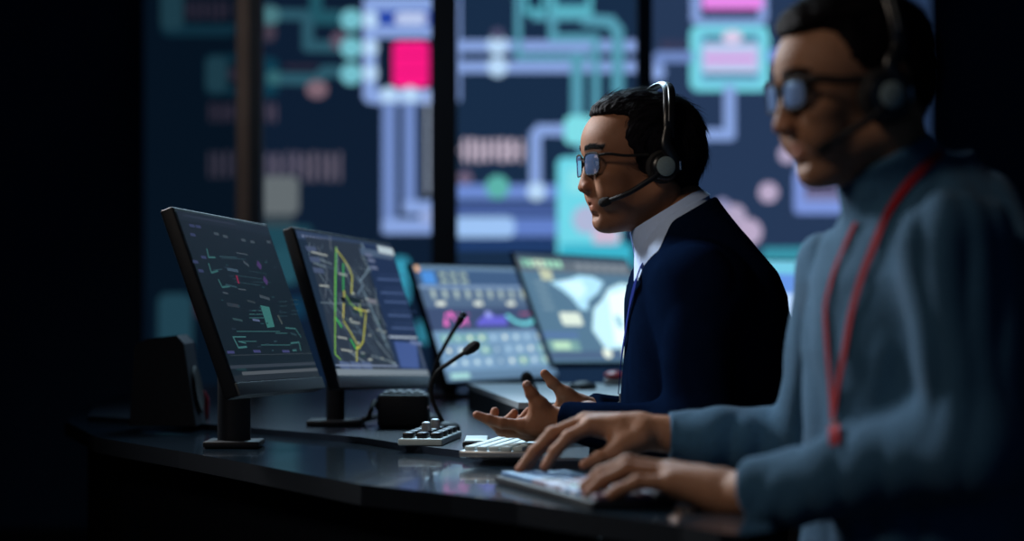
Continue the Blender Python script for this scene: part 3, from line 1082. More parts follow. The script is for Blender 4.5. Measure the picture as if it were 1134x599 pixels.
def art3(A):
    q = A.uv
    r = random.Random(5)
    A.rect(0, 0, 1, 1, (72, 104, 134)); A.rect(0, 0, 1, .035, (96, 124, 150)); A.rect(0, .035, 1, .17, (58, 84, 118))
    A.rect(.05, .05, .16, .16, (70, 130, 200)); A.disc(.03, .03, .02, (214, 164, 120), .03)
    for i in range(6): A.rect(.2 + (i % 3) * .09, .06 + (i // 3) * .06, .26 + (i % 3) * .09, .09 + (i // 3) * .06, (150, 170, 160))
    A.rect(0, .17, 1, .2, (112, 138, 170))
    A.rect(0, .2, 1, .37, (74, 96, 124))
    for i in range(9):
        A.rect(.08 + i * .1, .21, .12 + i * .1, .29, (132, 152, 160)); A.rect(.1 + i * .1, .215, .115 + i * .1, .27, (176, 190, 180))
    for i in (0, 3.3, 6.3): A.rect(.1 + i * .1, .315, .18 + i * .1, .35, (206, 214, 204), .01)
    A.rect(0, .37, 1, .57, (56, 72, 104))
    A.line([(.12, .52), (.16, .42), (.2, .44), (.24, .5), (.3, .44), (.32, .52)], .016, (206, 100, 184)); A.line([(.15, .42), (.36, .43)], .006, (190, 80, 150))
    for (a, b) in ((.14, .5), (.2, .43), (.26, .5), (.31, .47)): A.disc(a, b, .018, (224, 110, 190), .028)
    A.poly([(.4, .5), (.48, .44), (.54, .41), (.6, .45), (.68, .44), (.68, .53), (.4, .53)], (92, 92, 190)); A.disc(.53, .43, .03, (140, 150, 220), .03)
    A.line([(.7, .44), (.76, .5), (.84, .52), (.93, .5), (.95, .44)], .03, (110, 204, 214)); A.rect(.82, .42, .92, .43, (190, 90, 120))
    A.rect(0, .57, 1, .92, (106, 140, 172))
    for j in range(3):
        for i in range(9):
            a, b = .05 + i * .105, .6 + j * .105
            A.rect(a, b, a + .085, b + .07, r.choice(((120, 154, 184), (92, 124, 156), (110, 160, 150))))
            A.disc(a + .04, b + .035, .018, r.choice(((190, 214, 220), (160, 190, 210), (214, 226, 216))), .02)
    A.rect(0, .92, 1, 1, (88, 118, 146)); A.rect(.04, .93, .2, .98, (150, 196, 196))


def art4(A):
    r = random.Random(6)
    A.rect(0, 0, 1, 1, (78, 110, 134)); A.rect(0, 0, 1, .05, (60, 78, 96)); A.rect(0, .05, 1, .16, (88, 100, 112))
    for i in range(7): A.rect(.04 + i * .05, .05, .075 + i * .05, .12, r.choice(((150, 206, 180), (190, 214, 190), (120, 180, 160))))
    for i in range(6): A.rect(.5 + i * .08, .06, .55 + i * .08, .13, (120, 130, 140))
    A.rect(.16, .14, .26, .24, (176, 184, 160))
    A.poly([(.22, .26), (.4, .22), (.5, .18), (.62, .19), (.7, .24), (.62, .34), (.5, .42), (.46, .52), (.4, .5), (.36, .4), (.3, .33)], (166, 214, 236))
    A.poly([(.3, .25), (.5, .23), (.52, .32), (.42, .42)], (198, 232, 244))
    A.poly([(.52, .5), (.62, .42), (.72, .3), (.86, .24), (.98, .26), (.99, .86), (.5, .88), (.44, .7)], (186, 226, 238))
    A.poly([(.7, .36), (.9, .3), (.93, .8), (.6, .84)], (222, 244, 246)); A.rect(.68, .56, .74, .68, (140, 190, 206))
    A.rect(.2, .54, .38, .66, (204, 218, 206), .02); A.rect(0, .72, .3, .78, (80, 110, 150)); A.rect(.02, .8, .28, .9, (110, 150, 150)); A.rect(.06, .81, .2, .88, (170, 206, 180))
    A.rect(0, .9, 1, .97, (70, 92, 122)); A.disc(.5, .92, .04, (220, 230, 216), .045); A.disc(.68, .92, .04, (220, 230, 216), .045)
    for j in range(5): A.rect(.08, .25 + j * .06, .18, .28 + j * .06, (104, 132, 150))


def art5(A):
    A.rect(0, 0, 1, 1, (96, 140, 214)); A.rect(0, 0, 1, .12, (110, 190, 214)); A.rect(.1, .3, .9, .9, (176, 206, 244)); A.rect(.55, .34, .85, .6, (224, 234, 250))


m1 = monitor(281, 336, 3.80, 81, 20, 1, .562, .329, art1, 'leftmost angled monitor, dim, with a dark wiring diagram on screen', (-.50, 3.90), .98, 1, colr=.03, foot=(.10, .10), gain=.8)
m2 = monitor(406, 344, 4.47, 74, 18, 2, .562, .329, art2, 'angled monitor showing a street map with green and yellow routes', (-.355, 4.36), 1.0, 2, base_z=ZW, foot=(.11, .10), gain=1.1)
m3 = monitor(540, 358, 5.65, 59, 20, 0, .562, .329, art3, 'angled monitor with a dashboard of rows, pink and violet graphs', (-.16, 5.62), .95, None, base_z=ZW, gain=1.3, thick=.016)
m4 = monitor(655, 343, 5.83, 55, 24, 1, .562, .329, art4, 'monitor with large white map shapes, partly behind the man in navy', (.10, 6.0), .95, None, base_z=ZW, gain=1.3, thick=.010)
m5 = monitor(905, 350, 6.1, 40, 12, 0, .56, .33, art5, 'bright blue monitor seen between the two men', (.86, 6.3), .95, None, base_z=ZW, gain=1.2, thick=.012)

# ================================================================== THINGS ON THE DESK
# microphones on goosenecks


def gooseneck(name_label, pts, foam_len, foam_r, base_c, base_z):
    root = empty('gooseneck_microphone', (base_c[0], base_c[1], base_z))
    tag(root, name_label, 'microphone', 'gooseneck microphones on the desk')
    org = np.array(root.location)
    P = np.array(pts)
    MB().tube(P, .0042, 10).build('gooseneck', M['black_rubber'], root, org=org)
    d = P[-1] - P[-2]; d /= np.linalg.norm(d)
    MB().lathe([(.004, -foam_len * .5), (foam_r * .8, -foam_len * .42), (foam_r, 0), (foam_r * .95, foam_len * .3), (foam_r * .6, foam_len * .46), (.002, foam_len * .5)], P[-1] + d * foam_len * .3, d, 20).build('foam_windscreen', M['foam'], root, org=org)
    MB().lathe([(.03, 0), (.03, .008), (.024, .014), (.008, .018)], (base_c[0], base_c[1], base_z), n=28).build('base', M['black_plastic'], root, org=org)
    return root


def curve(pts, n=14):
    pts = np.array(pts, float); out = []
    k = len(pts)
    for t in np.linspace(0, k - 1 - 1e-6, n):
        i = int(t); f = t - i
        p0, p1, p2, p3 = pts[max(i - 1, 0)], pts[i], pts[i + 1], pts[min(i + 2, k - 1)]
        out.append(.5 * ((2 * p1) + (-p0 + p2) * f + (2 * p0 - 5 * p1 + 4 * p2 - p3) * f * f + (-p0 + 3 * p1 - 3 * p2 + p3) * f ** 3))
    return np.array(out)


b1 = np.array([-.178, 4.50, ZW])
g1 = gooseneck('slim black gooseneck microphone, upper one in front of the dashboard monitor', curve([b1 + [0, 0, .01], W(474, 440, 4.48), W(481, 408, 4.44), W(494, 380, 4.4), W(508, 357, 4.36)]), .034, .007, b1[:2], ZW)
MB().lathe([(.0075, 0), (.0075, .007), (.002, .009)], W(512, 350.5, 4.35), (W(512, 350, 4.35) - W(494, 378, 4.4)) / .06, 18).build('bright_tip', M['bright_metal'], g1, org=np.array(g1.location))
b2 = np.array([-.13, 4.20, ZW])
gooseneck('black gooseneck microphone with a fat foam tip, lower one before the dashboard monitor', curve([b2 + [0, 0, .01], W(478, 440, 4.2), W(482, 415, 4.18), W(500, 400, 4.15), W(518, 388, 4.1)]), .05, .010, b2[:2], ZW)
b3 = np.array([.155, 4.75, .8201])
gooseneck('short black foam-tipped microphone standing just behind the raised thumbs', curve([b3 + [0, 0, .01], W(600, 436, 4.7), W(592, 428, 4.66), W(586, 421, 4.62)]), .04, .013, b3[:2], .8201)

# dark intercom console
ic = empty('intercom_console', (-.205, 4.36, ZW))
tag(ic, 'squat black intercom box below the map monitor', 'intercom')
io = np.array(ic.location)
MB().box((-.215, 4.32, ZW + .034), (.1, .12, .066), 0, .008).build('body', M['black_plastic'], ic, org=io)
MB().box((-.215, 4.32, ZW + .069), (.08, .1, .003), 0, .001).build('keypad', M['key_dark'], ic, org=io)
kb_ = MB()
for i in range(4):
    for j in range(4): kb_.box((-.24 + i * .017, 4.29 + j * .02, ZW + .0715), (.012, .014, .004), 0, .001)
kb_.build('button', M['key_dark'], ic, org=io)
MB().lathe([(.004, 0), (.004, .003), (.001, .004)], (-.166, 4.268, ZW + .04), (0.3, -1, 0), 14).build('indicator', M['bright_metal'], ic, org=io)
# cable looping on the desk
cb = MB().tube(curve([(-.285, 4.62, ZW + .006), (-.31, 4.5, ZW + .006), (-.285, 4.3, ZW + .02), (-.275, 4.34, ZW + .05), (-.27, 4.4, ZW + .03), (-.262, 4.47, ZW + .006)], 26), .005, 8)
tag(cb.build('cable', M['black_rubber']), 'black cable looping across the desk beside the intercom box', 'cable')

# button controller
ct = empty('button_controller', (-.15, 3.9, ZW))
tag(ct, 'small white-edged controller with black square buttons left of the keyboard', 'controller')
co = np.array(ct.location)
R_ = np.array([[math.cos(-.12), -math.sin(-.12), 0], [math.sin(-.12), math.cos(-.12), 0], [0, 0, 1]])
MB().box((-.145, 3.87, ZW + .006), (.078, .24, .012), 0, .003, R_).build('body', M['key_light'], ct, org=co)
for i in range(3):
    for j in range(4):
        p = R_ @ np.array([-.0245 + i * .0245, -.086 + j * .057, 0]) + np.array([-.145, 3.87, ZW + .0165])
        MB().box(p, (.018, .038, .011), 0, .003, R_).build('button', M['gloss_black'], ct, org=co)
for j in range(2):
    p = R_ @ np.array([.0, -.05 + j * .1, 0]) + np.array([-.145, 3.87, ZW + .03])
    MB().lathe([(.009, -.008), (.008, .006), (.005, .008)], p, n=16).build('knob', M['silver'], ct, org=co)


def keyboard(loc, rz, nx, ny, pitch, mats, pick, label, name='keyboard'):
    root = empty(name, loc, rz)
    tag(root, label, 'keyboard')
    w, l = nx * pitch + .012, ny * pitch + .012
    MB().box((0, 0, .006), (w, l, .011), 0, .003).build('body', M['black_plastic'] if mats != 'light' else M['silver'], root)
    mb = {}
    for i in range(nx):
        for j in range(ny):
            m = pick(i, j)
            x, y = -w / 2 + .006 + (i + .5) * pitch, -l / 2 + .006 + (j + .5) * pitch
            b = MB().box((x, y, .0145), (pitch * .84, pitch * .84, .007), 0, .0018)
            if (nx * ny) <= 100:
                b.build('key', m, root)
            else:
                mb.setdefault(m.name, (m, MB()))[1].box((x, y, .0145), (pitch * .84, pitch * .84, .007), 0, .0018)
    for m, b in mb.values(): b.build('key_field', m, root)
    return root


keyboard((.005, 3.63, ZW), -.2, 5, 18, .0195, 'light', lambda i, j: M['key_light'], 'pale keyboard with light keys under the gesturing hands')
_r = random.Random(4)


def pick2(i, j):
    if j >= 14: return M['key_blue']
    if (i, j) in ((1, 7), (2, 7)): return M['key_green']
    if (i, j) in ((1, 4), (0, 4)): return M['key_white']
    if i == 0 and j in (6, 8, 9): return M['key_white']
    return _r.choice((M['key_mauve'], M['key_mauve'], M['key_dark'], M['key_blue']))


keyboard((.092, 2.93, DZ), .30, 5, 20, .0205, 'dark', pick2, 'dark keyboard with blue and mauve keys under the typing hands')
# slim card/remote
tag(MB().box((-.062, 3.77, ZW + .006), (.045, .15, .010), 0, .003).box((-.062, 3.77, ZW + .0115), (.038, .14, .002), 1, .0008).build('phone', [M['black_plastic'], M['key_light']]), 'slim phone lying between the controller and the pale keyboard', 'phone')
# red push button on the riser
rb = empty('alarm_button', (.235, 5.0, .8201))
tag(rb, 'small red push button on the grey shelf in front of the white-map monitor', 'button')
bo = np.array(rb.location)
MB().box(bo + [0, 0, .008], (.045, .045, .016), 0, .004).build('housing', M['silver'], rb, org=bo)
MB().lathe([(.014, .016), (.022, .02), (.022, .026), (.014, .031), (.002, .033)], bo, n=24).build('push_cap', M['red'], rb, org=bo)


# ================================================================== CHAIRS
def office_chair(loc, rz, label, bh=.55):
    root = empty('office_chair', loc, rz)      # faces local -x
    tag(root, label, 'office chair', None)
    def bk(P):
        t = (P[:, 2] - .55) / bh
        c = .25 + .05 * t + .35 * P[:, 1] ** 2 * -1.2
        q = np.stack([P[:, 0] - c, P[:, 1], P[:, 2] - (.55 + bh / 2)], 1)
        a = np.abs(q) - np.array([.02, .2 - .03 * np.clip(t, 0, 1).mean(), bh / 2 - .0])
        a = np.abs(q) - np.array([.012, .165, bh / 2 - .06])
        return np.linalg.norm(np.maximum(a, 0), axis=1) + np.minimum(a.max(1), 0) - .03
    V, Q = nets(bk, (.05, -.3, .45), (.45, .3, .65 + bh), .012)
    qmesh('backrest', relax(V, Q), Q, M['fabric_black'], root)
    MB().box((0, 0, .46), (.46, .48, .08), 0, .035).build('seat', M['fabric_black'], root)
    MB().tube([(.22, 0, .43), (.3, 0, .5), (.33, 0, .7)], .022, 10).build('back_bracket', M['black_plastic'], root)
    MB().tube([(0, 0, .1), (0, 0, .43)], .028, 16).build('gas_column', M['black_plastic'], root)
    for s in (-1, 1):
        a = MB().tube([(.05, s * .25, .44), (.05, s * .28, .5), (.05, s * .28, .62)], .014, 10).build('armrest', M['black_plastic'], root)
        MB().box((0.02, s * .28, .635), (.22, .07, .03), 0, .012).build('armrest_pad', M['black_rubber'], a)
    for j in range(5):
        t = 2 * PI * j / 5
        e = (.29 * math.cos(t), .29 * math.sin(t), .07)
        l = MB().tube([(0, 0, .12), e], [.026, .016], 8).build('base_leg', M['black_plastic'], root)
        MB().lathe([(.025, -.02), (.03, -.012), (.03, .012), (.025, .02)], (e[0], e[1], .0305), (-math.sin(t), math.cos(t), 0), 18).build('caster', M['black_rubber'], l)
    return root


office_chair((.25, 3.66, 0), math.radians(-4), 'black office chair behind the seated man in the navy cardigan')
office_chair((.50, 2.69, 0), math.radians(12), 'black office chair behind the man in the blue-grey turtleneck')
sp = empty('desk_speaker', (-.70, 4.42, ZW))
tag(sp, 'black desktop loudspeaker with a slanted front, left of the dim monitor', 'speaker')
so = np.array(sp.location)
mb = MB()
Xs = [(-.77, ZW), (-.635, ZW), (-.66, ZW + .165), (-.675, ZW + .182), (-.735, ZW + .175), (-.76, ZW + .16)]
n_ = len(Xs)
mb.add([(x, 4.36, z) for x, z in Xs] + [(x, 4.50, z) for x, z in Xs], [tuple(range(n_)), tuple(range(n_, 2 * n_))[::-1]] + [(i, i + n_, (i + 1) % n_ + n_, (i + 1) % n_) for i in range(n_)], 0, False)
mb.build('cabinet', M['black_plastic'], sp, org=so)
MB().lathe([(.012, .002), (.045, .006), (.05, .001)], (-.644, 4.43, ZW + .07), (.99, 0, .15), 28).build('speaker_cone', M['black_rubber'], sp, org=so)
rt = MB().lathe([(.011, 0), (.012, .004), (.012, .045), (.008, .052), (.005, .06), (.001, .061)], (-.655, 4.6, ZW), n=20)
tag(rt.build('marker_pot', M['red']), 'small red tub standing beside the black desktop speaker', 'tub')

print('room ok')

# ================================================================== PEOPLE


def ray_hit(fn, px, py, Y0, Y1, off=.0):
    d = np.array([(px - CX) / FPX, 1, -(py - HY) / FPX]); s = np.array([0, 0, CZ])
    Y = np.linspace(Y0, Y1, 400)
    P = s + d[None] * Y[:, None]
    v = fn(P)
    i = np.where(v < off)[0]
    if len(i): return P[i[0]]
    p = P[np.argmin(v)][None].copy()
    for _ in range(6):
        g = np.array([(fn(p + e)[0] - fn(p - e)[0]) for e in np.eye(3) * .002]); g /= np.linalg.norm(g) + 1e-9
        p = p - g * (fn(p)[0] - off)
    return p[0]


def ribbon(mb, pts, fn, w, t=.0015, n=40, mi=0, lift=.0015):
    C_ = curve(pts, n)
    N_ = []
    for p in C_:
        g = np.array([(fn((p + e)[None])[0] - fn((p - e)[None])[0]) for e in np.eye(3) * .004])
        N_.append(g / (np.linalg.norm(g) + 1e-9))
    N_ = np.array(N_)
    for _ in range(3): N_[1:-1] = (N_[:-2] + N_[1:-1] + N_[2:]) / 3
    N_ /= np.linalg.norm(N_, axis=1)[:, None]
    T = np.gradient(C_, axis=0); T /= np.linalg.norm(T, axis=1)[:, None]
    S_ = np.cross(T, N_); S_ /= np.linalg.norm(S_, axis=1)[:, None]
    C_ = C_ + N_ * lift
    V = []
    for c, s, nn in zip(C_, S_, N_):
        V += [c - s * w / 2 - nn * t / 2, c + s * w / 2 - nn * t / 2, c + s * w / 2 + nn * t / 2, c - s * w / 2 + nn * t / 2]
    F = []
    for i in range(n - 1):
        for j in range(4): F.append((i * 4 + j, i * 4 + (j + 1) % 4, i * 4 + 4 + (j + 1) % 4, i * 4 + 4 + j))
    F += [(3, 2, 1, 0), ((n - 1) * 4, (n - 1) * 4 + 1, (n - 1) * 4 + 2, (n - 1) * 4 + 3)]
    mb.add(V, F, mi, False)
    return C_


def torso_frame(c, yaw):
    y = math.radians(yaw)
    f = np.array([-math.cos(y), -math.sin(y), 0]); l = np.array([math.sin(y), -math.cos(y), 0])
    R = np.stack([f, l, np.array([0, 0, 1.])], 1)
    return np.array([c[0], c[1], 0.]), R


def make_person(label, F, hp, torso, tyaw, tc, arms, hands, neck_b, skin_base, cloth_fn, org, legs, neck_r=.056):
    """arms: [(shoulder, elbow, wrist)], body = head + neck + hands + core in one mesh"""
    c0, TR = torso_frame(tc, tyaw)

    def head_fn(P):
        L = F.loc(P)
        d = head_sdf(L, hp)
        n = cap(P, F.wor((-.014, 0, -.035)), neck_b, neck_r - .002, neck_r + .003)
        # sterno muscle and adam's apple
        n = smin(n, cap(P, F.wor((-.02, .058, -.04)), neck_b + np.array([-.045, -.012, -.01]), .012, .014), .02)
        return smin(d, n, .028)
    lo = F.c - .19; hi = F.c + .19
    lo[2] = neck_b[2] - .02
    V, Q = nets(head_fn, lo, hi, .0021)
    V = relax(V, Q, 1, .4)
    tone = head_tone(F.loc(V), skin_base, hp)
    headV = V.copy(); headQ = Q

    def core(P):
        q = (P - c0) @ TR
        d = slices(q, [(r[0], r[1] - .018, r[2] + .018, r[3] - .018) for r in torso], 2.3)
        for sh, el, wr in arms:
            d = smin(d, cap(P, sh, el, .035, .03), .03)
            d = smin(d, cap(P, el, wr, .032, .022), .02)
        for hip, kn, an in legs:
            d = smin(d, cap(P, hip, kn, .065, .048), .04)
            d = smin(d, cap(P, kn, an, .046, .032), .02)
        return d
    pts = np.concatenate([np.array(a) for a in arms] + [np.array(l) for l in legs])
    lo = np.minimum(pts.min(0), c0 - [.2, .2, 0]) - .09; hi = np.maximum(pts.max(0), c0 + [.2, .2, 1.2]) + .09
    cV, cQ = nets(core, lo, hi, .014)
    parts = [(V, Q), (cV, cQ)] + [(h[0], h[1]) for h in hands]
    base = np.array(skin_base)
    tones = [tone, np.tile(base, (len(cV), 1))]
    for h in hands:
        tt = np.tile(base, (len(h[0]), 1))
        for f in h[2]:
            for j, w in ((3, .55), (2, .3), (1, .3), (0, .2)):
                dd = np.linalg.norm(h[0] - np.array(f[j]), axis=1)
                wt = (w * np.exp(-(dd / .010) ** 2))[:, None]
                tt = tt * (1 - wt) + base * np.array([1.25, .85, .8]) * wt
        tones.append(tt)
    AV, AQ = join(parts)
    body = qmesh('person', AV, AQ, skin_mat('skin', skin_base), None, org, np.concatenate(tones))
    body.location = org
    tag(body, label, 'person')
    return body, headV, headQ, head_fn


def add_hair(body, F, hp, headV, poly, thick, groove, mats, org, nstr, ln, name='hair', wd=.00035, lift=.12, jit=.25):
    def skull(L):
        Lm = L * 1000.
        d = ell(Lm, (13, 0, 43), (95, 75, 77))
        d = smin(d, ell(Lm, (-18, 0, 30), (68, 68, 70)), 20)
        d = smin(d, ell(Lm, (58 + hp.get('fx', 0), 0, 42), (52, 60, 48)), 25)
        d = smin(d, ell(Lm, (-14, 0, -35), (52, 56, 40)), 20)
        return d / 1000.
    hh = dict(skull=skull, thick=thick, groove=groove, poly=poly)
    fn = lambda P: hair_sdf(F.loc(P), hh)
    V, Q = nets(fn, F.c - [.16, .15, .11], F.c + [.16, .15, .19], .0021)
    N_ = vnormals(V, Q)
    L = F.loc(V)
    # keep only the outer side as strand roots
    out = ((L - np.array([.005, 0, .03])) * (N_ @ F.R)).sum(1) > .02
    out &= (L[:, 0] < .082)
    sV, sQ = strands(V, N_, L, F, nstr, ln, wd, lift, jit, out, seed=3)
    A, B = join([(V, Q), (sV, sQ)])
    return qmesh(name, A, B, mats, body, org)


def make_eyes(body, F, org, look=(1, 0, 0)):
    for s in (1, -1):
        c = F.wor((.090, .031 * s, .010))
        e = MB().ball(c, .0131, n=24).build('eye', M['eye_white'], body, org=org)
        d = F.R @ (np.array(look) / np.linalg.norm(look))
        MB().lathe([(.0062, .0112), (.0058, .0124), (.003, .0134), (.0005, .0137)], c, d, 20).build('iris', M['iris'], e, org=org)


def make_glasses(F, label, frame_mat, rr, lw, lh, zc, xf, lens_m):
    root = empty('glasses', tuple(F.wor((xf, 0, zc))))
    tag(root, label, 'glasses')
    org = np.array(root.location)

    def pt(y, z):        # wrap round the face
        return F.wor((xf - 2.4 * y * y, y, z))
    fr = MB()
    for s in (1, -1):
        P = []
        for j in range(36):
            t = 2 * PI * j / 36
            cx = abs(math.cos(t)) ** .55 * (1 if math.cos(t) > 0 else -1); sy = abs(math.sin(t)) ** .6 * (1 if math.sin(t) > 0 else -1)
            P.append(pt(s * .0335 + cx * lw / 2, zc + sy * lh / 2 - .15 * abs(cx) * .0))
        ring = np.array(P)
        fr.tube(ring, [rr * (1.25 if math.sin(2 * PI * j / 36) > .2 else .8) for j in range(36)], 8, closed=True, caps=False)
        cen = ring.mean(0)
        LV = [cen + F.R[:, 0] * .0035]; K = 6
        for q in range(1, K + 1):
            t = q / K
            for j in range(36): LV.append(cen + (ring[j] - cen) * t + F.R[:, 0] * .0035 * (1 - t * t))
        LF = [(0, 1 + j, 1 + (j + 1) % 36) for j in range(36)]
        for q in range(K - 1):
            LF += [(1 + q * 36 + j, 1 + (q + 1) * 36 + j, 1 + (q + 1) * 36 + (j + 1) % 36, 1 + q * 36 + (j + 1) % 36) for j in range(36)]
        MB().add(LV, LF).build('lens', lens_m, root, org=org)
    fr.tube([pt(-.0335 + lw / 2, zc + .005), pt(-.005, zc + .0085), pt(.005, zc + .0085), pt(.0335 - lw / 2, zc + .005)], rr, 8)
    fr.build('frame', frame_mat, root, org=org)
    for s in (1, -1):
        a = pt(s * (.0335 + lw / 2), zc + lh * .36)
        pts = [a, F.wor((xf - .022, s * .072, zc + lh * .38)), F.wor((xf - .05, s * .0765, zc + .010)), F.wor((.01, s * .081, zc + .009)), F.wor((-.015, s * .083, zc - .012))]
        MB().tube(curve(pts, 16), rr * 1.15, 8, flat=(1.5, .8), up=F.R[:, 2]).build('temple', frame_mat, root, org=org)
    return root


def make_headset(F, label, tip=(.093, .048, -.063), cup_r=.027, top=.142, dx=.006, lean=.022):
    """built in head axes, metres; the object itself carries the head's pose"""
    root = empty('headset', (0, 0, 0))
    tag(root, label, 'headset')
    for s in (1, -1):
        c = MB().lathe([(cup_r - .006, .070 - .0), (cup_r, .074), (cup_r + .001, .083), (cup_r - .003, .088)], (-.004 + dx, 0, -.002), (0, s, 0), 36).build('ear_cushion', M['black_rubber'], root)
        e = MB().lathe([(cup_r - .004, .087), (cup_r - .003, .093), (cup_r - .006, .098), (.017, .1), (.0165, .0995)], (-.004 + dx, 0, -.002), (0, s, 0), 36).build('ear_cup', M['gloss_black'], root)
        MB().lathe([(.0162, .099), (.0162, .1012), (.0145, .1022), (.001, .1024)], (-.004 + dx, 0, -.002), (0, s, 0), 36).build('disc', M['disc'], e)
        # curved side arm
        pts = curve([(dx - .022, s * .092, -.012), (dx - .018, s * .095, .012), (dx - .008, s * .095, .034), (-.006, s * .092, .055), (-.010, s * .0895, .075)], 14)
        MB().tube(pts, [.0105] * 6 + [.0098, .009, .0086, .0082, .0078, .0074, .007, .0066], 12, flat=(1.1, .55), up=(1, 0, 0)).build('side_arm', M['gloss_black'], root)
        MB().tube([(dx - .0305, s * .096, -.008), (dx - .030, s * .096, .006)], .0026, 10).build('hinge_pin', M['bright_metal'], root)
    P = []
    for j in range(33):
        t = PI * j / 32
        y = .091 * math.cos(t) * (1 + .06 * math.sin(t)); z = .045 + (top - .045) * math.sin(t) ** .8
        P.append((-.009 - lean * math.sin(t) ** 2, y, z))
    P = np.array(P)
    MB().tube(P, .0092, 12, flat=(1.15, .45), up=(1, 0, 0)).build('headband', M['gloss_black'], root)
    # silver strip added as the highlight along the band's front edge
    Q_ = P.copy(); Q_[:, 0] += .0016
    nr = P - np.array([P[:, 0].mean(), 0, .045]); nr /= np.linalg.norm(nr, axis=1)[:, None]
    Q_ = Q_ + nr * .0036
    MB().tube(Q_[2:12], .0013, 8).build('highlight_strip', M['silver'], root)
    pts = curve([(.006 + dx, .095, -.012), (.03, .095, -.024), (.065, .080, -.045), tip], 20)
    bm = MB().tube(pts, np.linspace(.0056, .0040, 20), 10).build('microphone_boom', M['black_plastic'], root)
    d = pts[-1] - pts[-3]; d /= np.linalg.norm(d)
    MB().lathe([(.003, -.013), (.0066, -.010), (.0080, 0), (.0072, .007), (.004, .0105), (.0005, .0115)], pts[-1], d, 20).build('foam_tip', M['foam'], bm)
    root.matrix_world = F.mat()
    return root


# ---------------- man in the navy cardigan -------------------------------------------------
F1 = Frame((.2269, 3.65, 1.2355), 16, 2)
hp1 = dict(nose=-13, lf=-15, open=3.2, chin=-14, fx=-6, lip=[.95, .68, .68])
skin1 = (.25, .110, .058)
org1 = np.array([.36, 3.66, 0.])
torso1 = [(.45, .13, -.15, .19), (.6, .145, -.15, .185), (.85, .147, -.13, .18), (.97, .142, -.133, .19), (1.02, .138, -.12, .195), (1.06, .137, -.10, .19), (1.10, .137, -.068, .165), (1.145, .12, -.035, .12), (1.18, .105, -.01, .085), (1.21, .09, .0, .06)]
shN, elN, wrN = W(772, 302, 3.46), W(772, 480, 3.40), W(622, 467, 3.49)
shF, elF, wrF = W(745, 300, 3.85), W(745, 478, 3.95), W(652, 455, 3.86)
arms1 = [(shN, elN, wrN), (shF, elF, wrF)]
neck1 = np.array([.285, 3.65, 1.115])
n1f = [[W(605, 464, 3.495), W(597, 449, 3.488), W(589, 436, 3.485), W(583.5, 426.5, 3.483)],
       [W(578, 471, 3.49), W(556, 468.5, 3.485), W(541, 464.5, 3.485), W(528, 459.5, 3.485)],
       [W(580, 477, 3.512), W(556, 477, 3.51), W(545, 467, 3.515), W(548, 455.5, 3.52)],
       [W(583, 480, 3.535), W(563, 478.5, 3.545), W(562, 466, 3.55), W(569.5, 457, 3.55)],
       [W(588, 480, 3.556), W(573, 476, 3.57), W(577, 465, 3.575), W(585, 454.5, 3.575)]]
f1f = [[W(641, 449, 3.85), W(626, 437, 3.845), W(612, 424, 3.84), W(603, 413.5, 3.84)],
       [W(612, 456, 3.86), W(592, 463, 3.862), W(580, 465, 3.862), W(571, 463, 3.862)],
       [W(612, 461, 3.88), W(590, 467, 3.882), W(577, 468, 3.882), W(569, 465, 3.882)],
       [W(615, 464, 3.90), W(594, 470, 3.902), W(583, 470, 3.902), W(575, 467, 3.902)],
       [W(620, 466, 3.918), W(604, 472, 3.92), W(594, 472, 3.92), W(588, 469, 3.92)]]
hN = hand(n1f, [f[0] for f in n1f[1:]], W(613, 470, 3.495), W(652, 462, 3.49))
hF = hand(f1f, [f[0] for f in f1f[1:]], W(643, 453, 3.865), W(690, 462, 3.87))
legs1 = [((.36, 3.56, .53), (-.06, 3.55, .53), (-.04, 3.55, .09)), ((.36, 3.76, .53), (-.06, 3.78, .53), (-.02, 3.78, .09))]
p1, hv1, hq1, hf1 = make_person('man in profile in a navy cardigan and pale blue shirt, gesturing with both hands', F1, hp1, torso1, 3, (.335, 3.655), arms1,
                                [(hN[0], hN[1], n1f), (hF[0], hF[1], f1f)], neck1, skin1, None, org1, legs1)
nails(n1f[:1], [(-.3, -.55, .8)], p1, mat('nail', (.36, .2, .15), .3), org1)
make_eyes(p1, F1, org1, (1, -.1, -.08))


def brows(body, F, hv, hq, m, org, seed, sgn=0):
    N_ = vnormals(hv, hq); L = F.loc(hv) * 1000
    S_ = np.abs(L[:, 1]); zb = 33 + 3 * np.sin(np.clip((S_ - 8) / 40, 0, 1) * PI)
    mk = (L[:, 0] > 70) & (S_ > 10) & (S_ < 50) & (np.abs(L[:, 2] - zb) < 3.2)
    if sgn == 0:
        for g in (1, -1): brows(body, F, hv, hq, m, org, seed, g)
        return
    side = mk & (L[:, 1] * sgn > 0)
    r = np.random.default_rng(seed)
    ii = r.choice(np.where(side)[0], 230)
    mb_v, mb_q = [], []
    for q, i in enumerate(ii):
        sg = 1 if L[i, 1] > 0 else -1
        d = F.R @ np.array([-.35, .85 * sg, .45]); n = N_[i]
        d = d - (d @ n) * n; d /= np.linalg.norm(d); d = d + n * .18
        b = np.cross(d, n); p = hv[i]; ln_ = r.uniform(.006, .010)
        for t, w_ in ((0, .0004), (.5, .0004), (1, .00008)):
            c = p + d * ln_ * t
            for (a, e) in ((1, 0), (-.5, .87), (-.5, -.87)): mb_v.append(c + (b * a + n * e) * w_)
        k0 = q * 9
        for s_ in (0, 3):
            for j in range(3): mb_q.append([k0 + s_ + j, k0 + s_ + (j + 1) % 3, k0 + s_ + 3 + (j + 1) % 3, k0 + s_ + 3 + j])
    qmesh('eyebrow', np.array(mb_v), np.array(mb_q), m, body, org)


